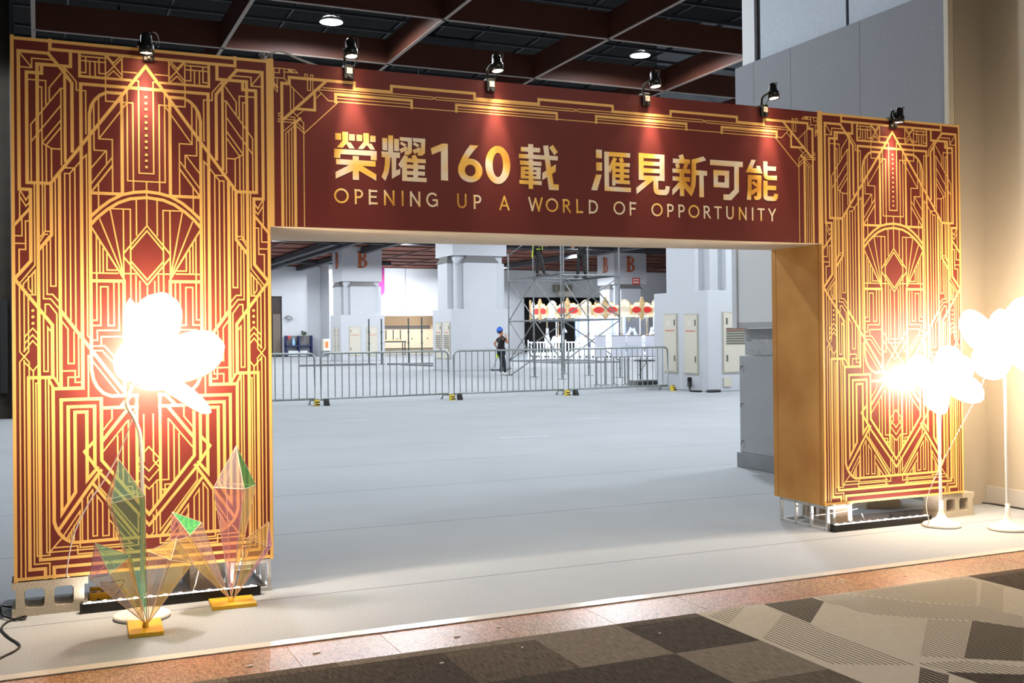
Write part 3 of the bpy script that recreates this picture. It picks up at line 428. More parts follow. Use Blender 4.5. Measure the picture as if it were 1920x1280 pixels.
def printed_panel(x0, w, parent):
    mb = MB(); sx = w/1.42
    mb.box(x0, x0+w, 0, .006, ZB, ZT, 0); cnt = [0]
    def fn(a, b): return (x0+a*.001*sx, -.0004-cnt[0]*3e-6, ZB+b*.001)
    def rib(pts, wd): cnt[0] += 1; mb.ribbon(pts, wd, fn, 1)
    for q in (((9, 0), (9, 3000)), ((1411, 0), (1411, 3000)), ((9, 9), (1411, 9)), ((9, 2991), (1411, 2991))): rib(q, 18)
    for wd, pts in PANEL_LINES:
        rib(pts, wd); rib([(1420-a, b) for a, b in pts][::-1], wd)
    def dot(a, b, r):
        cnt[0] += 1; mb.poly([(a+r*math.cos(2*PI*k/14), b+r*math.sin(2*PI*k/14)) for k in range(14)], fn, 1)
    for b in PANEL_DOTS: dot(710, b, 8)
    for a, b in SIDE_DOTS: dot(a, b, 8.5); dot(1420-a, b, 8.5)
    return mb.build('printed_panel', [REDP, GOLD], parent)
for k, (a, b) in enumerate(((0, X1), (X2, X3))):
    c = MB().box(a, b, .006, DP, ZB, ZT, 0).build('side_column', BACKM, arch)
    printed_panel(a, b-a, c)
    s_ = MB(); xs_ = (b, b+.002) if k == 0 else (a-.003, a)
    s_.box(xs_[0], xs_[1], 0, DP, ZB-.004, ZT, 0)
    if k == 1:
        s_.box(a-.0045, a-.003, .03, .05, ZB, ZH, 1); s_.box(a-.0045, a-.003, .55, .556, ZB, ZH, 1)
    s_.build('side_skin', [GOLDS, mat('gold_skin_fold', (176, 118, 46), .6)], c)
hb = MB(); poly = [(X1, .006), (X2, .006), (X2, DP), (X1, .95)]
hb.prism(poly, lambda a, b, h: (a, b, ZH+.004+h), ZT-ZH-.004); head = hb.build('header_beam', BACKM, arch)
sb = MB(); sb.prism([(X1+.001, 0), (X2-.003, 0), (X2-.003, DP), (X1+.001, .95)], lambda a, b, h: (a, b, ZH+h), .004); sb.build('soffit', SOFF, head)
mb = MB(); mb.box(X1, X2, 0, .006, ZH+.004, ZT, 0); W_ = (X2-X1)*1000; cnt = [0]
def hfn(a, b): return (X1+a*.001, -.0004-cnt[0]*4e-6, ZH+max(b, 4)*.001)
def hrib(pts, wd): cnt[0] += 1; mb.ribbon(pts, wd, hfn, 1)
hrib([(13, 0), (13, 1006)], 27); hrib([(W_-14, 0), (W_-14, 1006)], 28)
for wd, pts in HEAD_BAND: hrib(pts, wd)
for wd, pts in HEAD_CORNER:
    pts = [(a, min(b, 996)) for a, b in pts]; hrib(pts, wd); hrib([(W_-a, b) for a, b in pts][::-1], wd)
mb.build('header_print', [REDP, GOLD], head)
def foil():
    m = mat('letter_foil', (232, 180, 80), .45, spec=.4); N, L, b = nodes(m)
    tc = N.new('ShaderNodeTexCoord'); mp = N.new('ShaderNodeMapping'); mp.inputs['Scale'].default_value = (4.2, 1, 3.4); mp.inputs['Rotation'].default_value = (0, .5, 0)
    n = N.new('ShaderNodeTexNoise'); n.inputs['Scale'].default_value = 1; n.inputs['Detail'].default_value = 0
    L.new(tc.outputs['Object'], mp.inputs[0]); L.new(mp.outputs[0], n.inputs['Vector'])
    r = N.new('ShaderNodeValToRGB'); e = r.color_ramp.elements; e[0].position = .30; e[0].color = lin((214, 150, 56)); e[1].position = .72; e[1].color = lin((255, 200, 84))
    for p_, c_ in ((.42, (255, 204, 96)), (.52, (250, 232, 200)), (.60, (244, 228, 200))): x = r.color_ramp.elements.new(p_); x.color = lin(c_)
    L.new(n.outputs['Fac'], r.inputs[0]); L.new(r.outputs[0], b.inputs['Base Color']); return m
FOIL = foil()
cnt = [110]; mb = MB()
for p_ in GLYPHS:
    cnt[0] += 1; mb.poly(p_[::-1] if sum(p_[i][0]*p_[(i+1) % len(p_)][1]-p_[(i+1) % len(p_)][0]*p_[i][1] for i in range(len(p_))) > 0 else p_, hfn)
mb.build('title_lettering', FOIL, head)
def arc(cx, cy, rx, ry, a0, a1, n=16): return [(cx+rx*math.cos(math.radians(a0+(a1-a0)*k/n)), cy+ry*math.sin(math.radians(a0+(a1-a0)*k/n))) for k in range(n+1)]
def glyph(c):
    # strokes in a box of height 1, centred on x=0
    if c == 'O': return [arc(0, .5, .47, .47, 0, 360, 28)]
    if c == 'P': return [[(-.22, 0), (-.22, .96)], [(-.25, .95), (.02, .95)]+arc(.02, .70, .24, .25, 90, -90, 12)+[(-.22, .45)]]
    if c == 'E': return [[(-.24, 0), (-.24, 1)], [(-.2, .95), (.27, .95)], [(-.2, .52), (.22, .52)], [(-.2, .05), (.29, .05)]]
    if c == 'N': return [[(-.33, 0), (-.33, 1)], [(-.33, .97), (.33, .03)], [(.33, 0), (.33, 1)]]
    if c == 'I': return [[(0, 0), (0, 1)]]
    if c == 'G': return [arc(0, .5, .42, .47, 50, 320, 22)+[(.36, .16), (.36, .48), (.08, .48)]]
    if c == 'U': return [[(-.31, 1), (-.31, .36)]+arc(0, .36, .31, .33, 180, 360, 14)+[(.31, 1)]]
    if c == 'A': return [[(-.36, 0), (0, .98)], [(0, .98), (.36, 0)], [(-.24, .3), (.24, .3)]]
    if c == 'W': return [[(-.55, 1), (-.28, .02)], [(-.28, .02), (0, .95)], [(0, .95), (.28, .02)], [(.28, .02), (.55, 1)]]
    if c == 'R': return [[(-.26, 0), (-.26, .96)], [(-.29, .95), (-.02, .95)]+arc(-.02, .72, .22, .23, 90, -90, 12)+[(-.26, .49)], [(-.05, .49), (.3, .02)]]
    if c == 'L': return [[(-.2, 0), (-.2, 1)], [(-.2, .05), (.26, .05)]]
    if c == 'D': return [[(-.33, 0), (-.33, 1)], [(-.33, .95), (-.06, .95)]+arc(-.06, .5, .41, .45, 90, -90, 16)+[(-.33, .05)]]
    if c == 'F': return [[(-.22, 0), (-.22, 1)], [(-.2, .95), (.26, .95)], [(-.2, .5), (.2, .5)]]
    if c == 'T': return [[(0, 0), (0, .95)], [(-.31, .95), (.31, .95)]]
    if c == 'Y': return [[(0, 0), (0, .45)], [(0, .44), (-.33, .99)], [(0, .44), (.33, .99)]]
mb = MB(); cnt = [110]
for c, xm in LETTERS:
    for st in glyph(c):
        cnt[0] += 1; mb.ribbon([(xm+a*86, 163+b*86) for a, b in st], 12.5, hfn)
mb.build('subtitle_lettering', FOIL, head)
# ------------------------------------------------------------------ spotlights clipped to the arch
BLK = mat('black_metal', (26, 25, 24), .35, .3, spec=.6); SIL = mat('spot_plate', (196, 188, 172), .35, .5); LENS = mat('spot_lens', (255, 240, 220), .3, emit=(255, 226, 190), es=30)
SPOTL = ['black clip spotlight on the top edge of the left column', 'black clip spotlight on the header above the start of the lettering', 'second black clip spotlight on the header, left of its middle', 'third black clip spotlight on the header, right of its middle', 'black clip spotlight at the right end of the header, before the grey bulkhead', 'black clip spotlight on the top edge of the right column']
def spotlight(x, hx, hy, hz, aim, label, en, cone, baim, ben, bcone):
    t = thing('clip_spotlight', label, 'spotlight', (x, 0, ZT), 'clip spotlights along the arch')
    m = MB(); m.bev(x-.03, x+.03, -.028, -.001, ZT-.075, ZT+.012, .004); m.bev(x-.03, x+.03, -.028, .03, ZT+.001, ZT+.014, .003); m.tube([(x, -.03, ZT-.06), (x, -.045, ZT-.06)], .008)
    m.build('clamp', BLK, t)
    MB().bev(x-.016, x+.022, -.034, -.028, ZT-.045, ZT-.008, .002).build('label_plate', SIL, t)
    d = (Vector(aim)-Vector((hx, hy, hz))).normalized(); q = Vector((0, 0, -1)).rotation_difference(d).to_matrix().to_4x4()
    H = Vector((hx, hy, hz))
    m = MB(); top = H-d*.07
    m.tube(smooth_path([(x-.026, -.02, ZT+.01), (x-.03, -.04, ZT+.06), (hx-.045, hy, hz+.04)], 4), .009); m.tube([(hx-.05, hy, hz+.04), (hx+.04, hy, hz+.04)], .006)
    m.build('arm', BLK, t)
    m = MB(); m.lathe([(.0, .115), (.022, .115), (.03, .10), (.033, .055), (.041, .05), (.042, 0), (.036, .0), (.035, .012), (0, .012)], H, 20, 0, q)
    m.build('lamp_head', BLK, t)
    MB().lathe([(0, .006), (.035, .006)], H, 20, 0, q).build('lens', LENS, t)
    MB().tube(smooth_path([tuple(H-d*.11), tuple(H-d*.12+Vector((.05, 0, 0))), (x+.06, .02, ZT+.05), (x+.05, .06, ZT+.004)], 6), .003, 6).build('cable', BLK, t)
    lamp('clip_spot_light', 'SPOT', tuple(H+d*.012), en, (1, .80, .62), .03, tuple(H+d), math.radians(cone), .85)
    lamp('clip_spot_beam', 'SPOT', tuple(H+d*.012), ben, (1, .80, .62), .03, baim, math.radians(bcone), .9)
spotlight(.723, .705, -.085, ZT-.05, (.71, -.03, 2.2), SPOTL[0], 8, 100, (.70, 0, 2.62), 90, 38)
for i, (x, dx) in enumerate(((1.904, .0), (2.862, .02), (4.047, .035), (5.062, .035))):
    spotlight(x, x+dx, -.09, ZT+.045, (x+dx+.03, -.09-.16, ZT-.95), SPOTL[i+1], 15, 104, (x+.05, 0, 2.66), 70, 34)
spotlight(6.309, 6.30, -.085, ZT-.045, (6.29, -.03, 2.2), SPOTL[5], 8, 100, (6.285, 0, 2.62), 90, 38)
WCAB = mat('white_cable', (214, 212, 206), .5); m = MB().tube(smooth_path([(1.39, .04, ZT+.003), (1.44, .06, ZT+.06), (1.52, .1, ZT+.085), (1.62, .1, ZT+.05), (1.76, .08, ZT+.006)], 8), .007)
tag(m.build('power_cable', WCAB), 'white cable looping over the top where left column meets header', 'cable')
for x in (1.385, 1.43): tag(MB().lathe([(.012, 0), (.012, .03), (.018, .03), (.018, .05), (0, .052)], (x, .05, ZT), 12).build('bolt', mat('bolt_grey', (150, 150, 146), .5)), 'grey bolt end standing up on the top of the left column', 'bolt', 'bolt ends on the left column')
# ------------------------------------------------------------------ concrete blocks, truss bases, light bars
CONC = mat('concrete', (190, 180, 162), .95, 0, .7, 240, .8, 300)
def block(loc, rz, label):
    t = MB(); L, Hh, Dd = .39, .19, .19; r = .02
    holes = ((.065, .165), (.215, .315)); z0, z1 = .045, .15
    t.box(0, L, 0, Dd, 0, z0); t.box(0, L, 0, Dd, z1, Hh)
    for a, b in ((.02, holes[0][0]), (holes[0][1], holes[1][0]), (holes[1][1], L-.02)): t.box(a, b, 0, Dd, z0, z1)
    for a, b in holes:
        for (px_, sx) in ((a, 1), (b, -1)):
            for (pz, sz) in ((z0, 1), (z1, -1)):
                pl = [(px_, pz)]+[(px_+sx*r*(1-math.cos(t_*PI/8)) if 0 else px_+sx*(r-r*math.sin(t_*PI/8)), pz+sz*(r-r*math.cos(t_*PI/8))) for t_ in range(5)]
                t.prism(pl, lambda u, v, h: (u, h, v), Dd)
    o = t.build('concrete_block', CONC); o.location = loc; o.rotation_euler = (0, 0, rz)
    return tag(o, label, 'block', 'hollow concrete blocks under the arch')
block((-.012, .0, 0), 0, 'hollow concrete block under the outer front corner of the left column')
block((1.155, .26, 0), PI/2, 'concrete block set back under the inner half of the left column')
block((6.055, .2, 0), PI/2, 'concrete block behind the metal frame under the right column')
block((6.60, .66, 0), 0, 'shadowed concrete block far back under the right column')
block((6.785, .012, 0), .05, 'hollow concrete block under the outer corner of right column, by lamp base')
ALU = mat('aluminium', (214, 214, 212), .4, .55); SCREW = mat('screw_dark', (60, 58, 56), .5)
def truss(x0, x1, y0, y1, label):
    t = thing('base_frame', label, 'metal frame', (x0, y0, 0), 'aluminium base frames of the arch'); h = ZB-.007; s = .022
    for x in (x0, x1-s):
        for z in (0, h-s): MB().bev(x, x+s, y0, y1, z, z+s, .002).build('rail', ALU, t)
        n = 4
        for k in range(n):
            y = y0+(y1-y0-s)*k/(n-1); MB().bev(x, x+s, y, y+s, s, h-s, .002).build('upright', ALU, t)
    for y in (y0, y1-s):
        for z in (0, h-s): MB().bev(x0+s, x1-s, y, y+s, z, z+s, .002).build('crossbar', ALU, t)
    left = x0 < 3; xx = x1 if left else x0; Mx = Matrix.Rotation(PI/2 if left else -PI/2, 4, 'Y')
    for k in range(4):
        for z in (.011, h-.011): MB().lathe([(.005, 0), (.005, .002), (0, .002)], (xx, y0+.035+(y1-y0-.07)*k/3, z), 8, 0, Mx).build('screw', SCREW, t)
truss(1.165, 1.405, .012, .58, 'aluminium frame base under the inner edge of the left column')
truss(5.612, 5.85, -.012, .565, 'aluminium frame base under the inner edge of the right column')
LED = mat('led_white', (255, 250, 245), .3, emit=(255, 240, 232), es=14); BARB = mat('bar_black', (20, 19, 18), .4)
def ledbar(x0, x1, y, label, en):
    t = thing('led_light_bar', label, 'light bar', ((x0+x1)/2, y, 0), 'light bars at the foot of the arch')
    m = MB(); m.box(x0, x1, y, y+.045, 0, .052); m.box(x0, x1, y, y+.004, .052, .054); m.box(x0, x1, y+.039, y+.045, .052, .058); m.bev(x0-.008, x0, y-.002, y+.047, 0, .06, .002); m.bev(x1, x1+.008, y-.002, y+.047, 0, .06, .002); m.build('housing', BARB, t)
    n = int((x1-x0)/.075)
    m = MB(); m.box(x0+.01, x1-.01, y+.008, y+.037, .052, .0535, 0); m.build('diffuser', mat('led_lens', (240, 232, 226), .2, emit=(255, 236, 226), es=7), t)
    for k in range(n):
        x = x0+(k+.5)*(x1-x0)/n; MB().lathe([(.013, .0535), (.010, .060), (0, .062)], (x, y+.022, 0), 10).build('led', LED, t)
    o = lamp('led_bar_light', 'AREA', ((x0+x1)/2, y+.022, .066), en, (1, .90, .84), aim=((x0+x1)/2, y+.08, 1), size=(x1-x0, .02))
ledbar(.34, 1.315, -.085, 'black light bar with white diodes lying before the left column', 4)
ledbar(5.635, 6.60, -.066, 'black light bar with white diodes lying before the right column', 12)
# cables and power things under the columns
YEL = mat('yellow_plastic', (226, 180, 50), .45)
t = thing('power_strip', 'yellow power strip lying between the block and left light bar', 'power strip', (.45, .28, 0))
m = MB(); m.bev(.39, .60, .20, .27, .0, .045, .008); m.bev(.40, .58, .33, .39, 0, .05, .008); m.box(.44, .52, .27, .33, .005, .03); m.build('body', YEL, t)
m = MB(); [m.lathe([(.016, .045), (.016, .048)], (.42+.05*k, .235, 0), 12) for k in range(4)]; m.build('socket', mat('socket_dark', (60, 50, 40), .5), t)
MB().bev(.46, .54, .335, .385, .05, .075, .006).build('plug', WCAB, t)
BCAB = mat('black_cable', (28, 26, 24), .5)
def cable(name, pts, r, m_, label, cat='cable'): return tag(MB().tube(smooth_path(pts, 8), r, 7).build(name, m_), label, cat)
cable('power_cable', [(-.10, -1.0, .006), (-.05, -.82, .006), (.02, -.70, .006), (.035, -.60, .006), (-.02, -.42, .006), (-.055, -.24, .006), (-.03, -.1, .006), (.03, -.055, .012), (.06, -.06, .014), (.04, -.085, .008), (-.01, -.065, .012), (-.06, .02, .02), (-.07, .1, .05), (-.06, .19, .03), (.0, .23, .008), (.2, .23, .006), (.34, .225, .006)], .006, BCAB, 'black cable curling on the carpet left of the concrete block')
cable('power_cable', [(.52, .34, .07), (.58, .22, .10), (.55, .16, .05), (.50, .12, .008), (.46, .15, .006), (.40, .3, .02)], .005, BCAB, 'short black cable looped round the yellow power strip')
cable('power_cable', [(.62, .0, .004), (.68, .06, .004), (.8, .08, .006), (.93, .02, .02), (.98, .05, .12), (1.0, .12, .18), (1.02, .16, .19)], .004, WCAB, 'thin white cable rising beside the left light bar to the column')
cable('power_cable', [(6.0, .05, .10), (6.05, .08, .05), (6.12, .12, .006), (6.25, .2, .005), (6.4, .16, .005), (6.5, .24, .006)], .004, WCAB, 'thin white cable lying under the right column')
cable('power_cable', [(5.62, .14, .10), (5.86, .15, .105), (6.05, .15, .12)], .004, WCAB, 'straight white cable strung through the right metal frame')
t = MB().bev(6.47, 6.63, .2, .26, .0, .035, .008).build('power_adapter', mat('adapter_grey', (110, 116, 124), .4)); tag(t, 'small grey power adapter on the carpet under the right column', 'adapter')
# ------------------------------------------------------------------ flower floor lamps
PET = mat('petal_glow', (255, 250, 240), .6, emit=(255, 226, 180), es=12); WHP = mat('white_paint', (236, 232, 226), .4); WIRE = mat('petal_rim', (196, 120, 90), .6)
def petal(B, T, w, th, nrm, parent, cup=.05):
    B = Vector(B); T = Vector(T); ax = (T-B); L = ax.length; ax.normalize(); n = Vector(nrm); n = (n-ax*n.dot(ax)).normalized(); s = ax.cross(n)
    m = MB(); nu, nv = 16, 18; vs = []
    for i in range(nu+1):
        u = i/nu; k = (1-abs(2*min(.998, max(.002, u))**.8-1)**2.6)**.5*(.55+.45*u**.5)
        c = B+ax*L*u+n*(cup*math.sin(PI*u)*-1+cup*.6*u*u)
        for j in range(nv):
            a = 2*PI*j/nv; ca, sa = math.cos(a), math.sin(a)
            vs.append(c+s*(w/2*k*ca)+n*(th/2*min(1, k*1.1)*sa*(abs(sa)**.2 if sa else 1)+cup*.8*ca*ca*k))
    fs = [(i*nv+j, i*nv+(j+1) % nv, (i+1)*nv+(j+1) % nv, (i+1)*nv+j) for i in range(nu) for j in range(nv)]
    fs += [tuple(range(nv))[::-1], tuple(range(nu*nv, (nu+1)*nv))]
    m.add(vs, fs, 0, True); o = m.build('petal', PET, parent)
    rim = [vs[i*nv+(0)]+s*.003-n*.004 for i in range(2, nu-1)]
    MB().tube(rim, .0025, 5).build('rim_wire', WIRE, o)
    return o
def base_disc(x, y, parent, bell):
    pr = [(.0, 0), (.142, 0), (.15, .008), (.15, .018), (.14, .024), (.06, .03), (.02, .036), (0, .04)] if not bell else [(0, 0), (.14, 0), (.148, .01), (.13, .026), (.075, .045), (.035, .075), (.018, .12), (.016, .2), (0, .2)]
    MB().lathe(pr, (x, y, 0), 40).build('base', WHP, parent)
fx, fy = .640, -.30
t = thing('flower_lamp', 'huge glowing white flower lamp before the left column, behind the crystals', 'floor lamp', (fx, fy, 0), 'glowing flower floor lamps')
base_disc(fx, fy, t, False)
MB().tube(smooth_path([(fx, fy, .02), (fx+.005, fy, .5), (.642, fy, .93), (.615, fy, 1.07), (.57, fy, 1.17), (.60, fy, 1.27), (.65, fy-.01, 1.36)], 8), .011, 10).build('stem', WHP, t)
ctr = (.655, -.33, 1.35)
for T_, w_, th_, n_, cu in (((.75, -.42, 1.775), .33, .10, (.3, -1, .1), .03), ((1.07, -.44, 1.485), .30, .10, (.1, -1, .3), .02), ((1.01, -.38, 1.12), .19, .05, (.35, -.5, .8), -.02), ((.575, -.28, 1.74), .2, .05, (.9, -.35, .1), .03), ((.50, -.42, 1.44), .24, .08, (.5, -.9, .2), .02), ((.74, -.56, 1.27), .28, .09, (.3, -1, .3), .02)):
    petal(ctr, T_, w_, th_, n_, t, cu)
MB().tube(smooth_path([(.62, fy+.02, 1.2), (.60, fy+.05, 1.08), (.54, fy+.12, .9), (.47, fy+.14, .76), (.38, fy+.17, .62), (.30, fy+.19, .44), (.265, fy+.2, .24), (.28, fy+.2, .215)], 6), .0035, 6).build('cord', mat('cord_white', (238, 232, 226), .5), t)
lamp('flower_lamp_light', 'POINT', (.72, -.17, 1.40), 95, WARM, .07)
lamp('flower_lamp_light', 'POINT', (.74, -.66, 1.42), 20, WARM, .1)
fx, fy = 6.545, -.225
t = thing('flower_lamp', 'glowing white flower lamp standing in front of the right column', 'floor lamp', (fx, fy, 0), 'glowing flower floor lamps')
base_disc(fx, fy, t, True)
MB().tube(smooth_path([(fx, fy, .15), (fx-.01, fy, .6), (fx-.02, fy, 1.0), (fx, fy-.01, 1.13)], 8), .012, 10).build('stem', WHP, t)
ctr = (6.55, -.24, 1.12)
for T_, w_, th_, n_, cu in (((6.19, -.26, 1.27), .30, .1, (.2, -1, .2), .02), ((6.68, -.25, 1.39), .33, .1, (.1, -1, .2), .02), ((6.84, -.26, 1.27), .26, .1, (0, -1, .2), .02), ((6.94, -.28, 1.03), .30, .1, (.1, -.9, .5), .02), ((6.32, -.36, .92), .30, .1, (.2, -.9, .5), .02)):
    petal(ctr, T_, w_, th_, n_, t, cu)
MB().tube(smooth_path([(6.57, fy, 1.0), (6.58, fy+.03, .7), (6.60, fy+.05, .3), (6.65, fy+.12, .05), (6.72, fy+.3, .008)], 6), .0035, 6).build('cord', mat('cord_white', (238, 232, 226), .5), t)
lamp('flower_lamp_light', 'POINT', (6.48, -.12, 1.14), 50, WARM, .06)
lamp('flower_lamp_light', 'POINT', (6.52, -.50, 1.18), 20, WARM, .1)
fx, fy = 6.875, -.56
t = thing('flower_lamp', 'tall glowing white flower lamp beside the beige wall, outermost right', 'floor lamp', (fx, fy, 0), 'glowing flower floor lamps')
base_disc(fx, fy, t, True)
MB().tube(smooth_path([(fx, fy, .15), (fx-.005, fy, .6), (fx-.01, fy, 1.1), (fx-.02, fy, 1.36)], 8), .012, 10).build('stem', WHP, t)
ctr = (6.85, -.58, 1.38)
for T_, w_, th_, n_, cu in (((6.38, -.58, 1.60), .36, .12, (.2, -1, .2), .02), ((6.80, -.56, 1.68), .32, .12, (.2, -1, .2), .02), ((7.20, -.56, 1.72), .42, .12, (.1, -1, .2), .02), ((6.48, -.66, 1.20), .32, .12, (.1, -.8, .7), .02), ((7.22, -.66, 1.22), .36, .12, (.1, -.8, .6), .02), ((6.86, -.80, 1.42), .30, .1, (0, -1, .3), .02)):
    petal(ctr, T_, w_, th_, n_, t, cu)
MB().tube(smooth_path([(6.70, fy+.02, 1.22), (6.66, fy+.06, 1.05), (6.56, fy+.2, .7), (6.46, fy+.3, .4), (6.40, fy+.34, .2), (6.38, fy+.3, .06), (6.42, fy+.36, .006)], 6), .0035, 6).build('cord', mat('cord_white', (238, 232, 226), .5), t)
lamp('flower_lamp_light', 'POINT', (6.88, -.44, 1.42), 65, WARM, .1)
lamp('flower_lamp_light', 'POINT', (6.9, -.9, 1.45), 18, WARM, .1)
cable('power_cable', [(7.0, .4, .012), (7.3, .55, .012), (7.55, .5, .012), (7.70, .3, .012), (7.705, -.4, .012), (7.705, -1.0, .012)], .005, BCAB, 'dark cable running along the foot of the beige wall')
# ------------------------------------------------------------------ iridescent crystals
def film(name, tint, refl, f0, f1, dif=.16):
    m = D.materials.new(name); m.use_nodes = True; N = m.node_tree.nodes; L = m.node_tree.links; N.remove(N['Principled BSDF']); out = N['Material Output']
    tr = N.new('ShaderNodeBsdfTransparent'); tr.inputs[0].default_value = lin(tint)
    gl = N.new('ShaderNodeBsdfGlossy'); gl.inputs[0].default_value = lin(refl); gl.inputs[1].default_value = .06
    df = N.new('ShaderNodeBsdfDiffuse'); df.inputs[0].default_value = lin(refl)
    lw = N.new('ShaderNodeLayerWeight'); lw.inputs[0].default_value = .4
    mr = N.new('ShaderNodeMapRange'); mr.inputs['To Min'].default_value = f0; mr.inputs['To Max'].default_value = f1; L.new(lw.outputs['Facing'], mr.inputs[0])
    mx = N.new('ShaderNodeMixShader'); L.new(mr.outputs[0], mx.inputs[0]); L.new(tr.outputs[0], mx.inputs[1]); L.new(gl.outputs[0], mx.inputs[2])
    m2 = N.new('ShaderNodeMixShader'); m2.inputs[0].default_value = dif; L.new(mx.outputs[0], m2.inputs[1]); L.new(df.outputs[0], m2.inputs[2])
    L.new(m2.outputs[0], out.inputs[0]); return m
FILMS = [film('film_teal', (216, 250, 230), (165, 255, 218), .22, .55, .27), film('film_amber', (255, 243, 200), (255, 226, 150), .15, .5, .2), film('film_pink', (255, 226, 228), (255, 180, 225), .15, .5, .1), film('film_clear', (252, 249, 240), (244, 236, 250), .1, .45, .12), film('film_green', (176, 236, 190), (90, 240, 150), .25, .6, .24)]
EDGE = mat('crystal_edge', (240, 214, 190), .3, spec=.7); GBASE = mat('gold_plate', (236, 184, 50), .4, .1, .06, 20)
def crystal(bot, apex, rc, rad, rot, faces, parent):
    bot = Vector(bot); apex = Vector(apex); ax = (apex-bot); c = bot+ax*rc; a = ax.normalized(); u = Vector((1, 0, 0)); u = (u-a*u.dot(a)).normalized(); w = a.cross(u)
    R = [c+(u*math.cos(rot+k*PI/2)+w*math.sin(rot+k*PI/2))*rad for k in range(4)]
    m = MB()
    for k in range(4):
        m.add([apex, R[k], R[(k+1) % 4]], [(0, 1, 2)], faces[k]); m.add([bot, R[(k+1) % 4], R[k]], [(0, 1, 2)], faces[4+k])
    o = m.build('crystal', FILMS, parent)
    m = MB()
    for k in range(4):
        m.tube([apex, R[k]], .0022, 5); m.tube([R[k], bot], .0022, 5); m.tube([R[k], R[(k+1) % 4]], .0022, 5)
    m.build('edge_strip', EDGE, o); return o
t = thing('crystal_cluster', 'iridescent crystal cluster on a square gold plate, in front of the flower lamp base', 'decoration', (.632, -.59, 0), 'iridescent crystal decorations')
M = Matrix.Translation((.632, -.592, 0)) @ Matrix.Rotation(-.04, 4, 'Z'); MB().bev(-.085, .085, -.125, .165, 0, .022, .002, 0, M).build('plate', GBASE, t)
b0 = (.632, -.60, .024)
crystal((.64, -.60, .05), (.507, -.60, .90), .765, .118, .87, (3, 3, 0, 1, 3, 3, 0, 1), t)
crystal((.628, -.61, .045), (.389, -.64, .487), .70, .112, -.1, (3, 3, 2, 0, 3, 3, 3, 1), t)
crystal((.645, -.61, .045), (.792, -.60, .466), .78, .118, -.1, (3, 3, 1, 1, 3, 3, 3, 1), t)
m = MB(); m.lathe([(.018, 0), (.014, .03), (0, .03)], (.632, -.60, .02), 8); m.build('foot', mat('amber_foot', (226, 168, 40), .3), t)
t = thing('crystal_cluster', 'iridescent crystal cluster on a long gold plate near the inner column edge', 'decoration', (1.135, -.24, 0), 'iridescent crystal decorations')
M = Matrix.Translation((1.135, -.245, 0)) @ Matrix.Rotation(-.04, 4, 'Z'); MB().bev(-.122, .122, -.095, .11, 0, .022, .002, 0, M).build('plate', GBASE, t)
crystal((1.125, -.26, .04), (1.158, -.27, .907), .735, .127, .25, (3, 3, 3, 4, 3, 3, 2, 1), t)
crystal((1.115, -.26, .04), (.805, -.27, .558), .76, .10, .1, (3, 3, 2, 4, 3, 3, 1, 3), t)
crystal((1.14, -.26, .04), (1.338, -.27, .46), .74, .086, .3, (3, 3, 1, 2, 3, 3, 1, 2), t)
m = MB(); m.lathe([(.018, 0), (.014, .03), (0, .03)], (1.125, -.26, .02), 8); m.build('foot', mat('amber_foot', (226, 168, 40), .3), t)
# ------------------------------------------------------------------ white wall box and grey metal cabinet beyond the arch
t = thing('wall_display_box', 'white box mounted on the right wall above the grey metal cabinet', 'display box', (7.3, 3.2, 1.6))
MB().bev(7.33, 7.42, .9, 3.50, 1.63, 2.60, .006).build('face', mat('box_white', (226, 228, 230), .45), t); MB().bev(7.33, 7.46, .88, 3.54, 1.57, 1.63, .006).build('ledge', mat('box_ledge', (176, 178, 180), .5), t); MB().bev(7.31, 7.345, 3.46, 3.55, 1.57, 2.62, .005).build('side_trim', mat('box_trim', (212, 216, 220), .45), t)
t = thing('metal_cabinet', 'grey metal cabinet panel on the floor under the white wall box', 'cabinet', (7.4, 3.0, 0))
MB().bev(7.38, 7.735, .74, 3.52, .17, 1.26, .006).build('body', mat('cabinet_grey', (166, 170, 174), .5, 0, .05, 4), t); MB().bev(7.36, 7.71, .74, 3.56, 0, .17, .006).build('plinth', mat('plinth_grey', (140, 144, 148), .5, 0, .08, 5), t)
for z in (.3, .72, 1.14):
    m = MB(); m.tube([(7.38, 3.46, z), (7.35, 3.46, z), (7.35, 3.46, z-.04)], .007, 6); m.build('hook', mat('hook_steel', (120, 122, 124), .4, .6), t)
# ------------------------------------------------------------------ high bay lamps in view
def high_bay(x, y, z, label, lit=True):
    t = thing('high_bay_lamp', label, 'ceiling lamp', (x, y, z), 'high bay lamps')
    MB().lathe([(.21, 0), (.20, .03), (.15, .08), (.06, .11), (.05, .2), (0, .2)], (x, y, z), 24).build('shade', mat('lamp_grey', (140, 142, 146), .4, .3), t)
    MB().lathe([(0, -.004), (.2, -.004)], (x, y, z), 24).build('lens', mat('bay_lens', (255, 255, 255), .3, emit=(235, 244, 255), es=14) if lit else mat('bay_lens_off', (190, 196, 202), .3), t)
    MB().tube([(x, y, z+.2), (x, y, 8.08)], .015, 6).build('stem', mat('lamp_grey', (140, 142, 146), .4, .3), t)
high_bay(4.96, 12.25, 7.16, 'lit round ceiling lamp above the left half of the header')
high_bay(11.44, 12.38, 7.22, 'lit round ceiling lamp above the right half of the header')
high_bay(11.07, 15.4, 7.5, 'unlit round lamp just over the header, below right lit lamp', False)
high_bay(8.13, 16.7, 7.2, 'unlit round lamp just over the middle of the header', False)
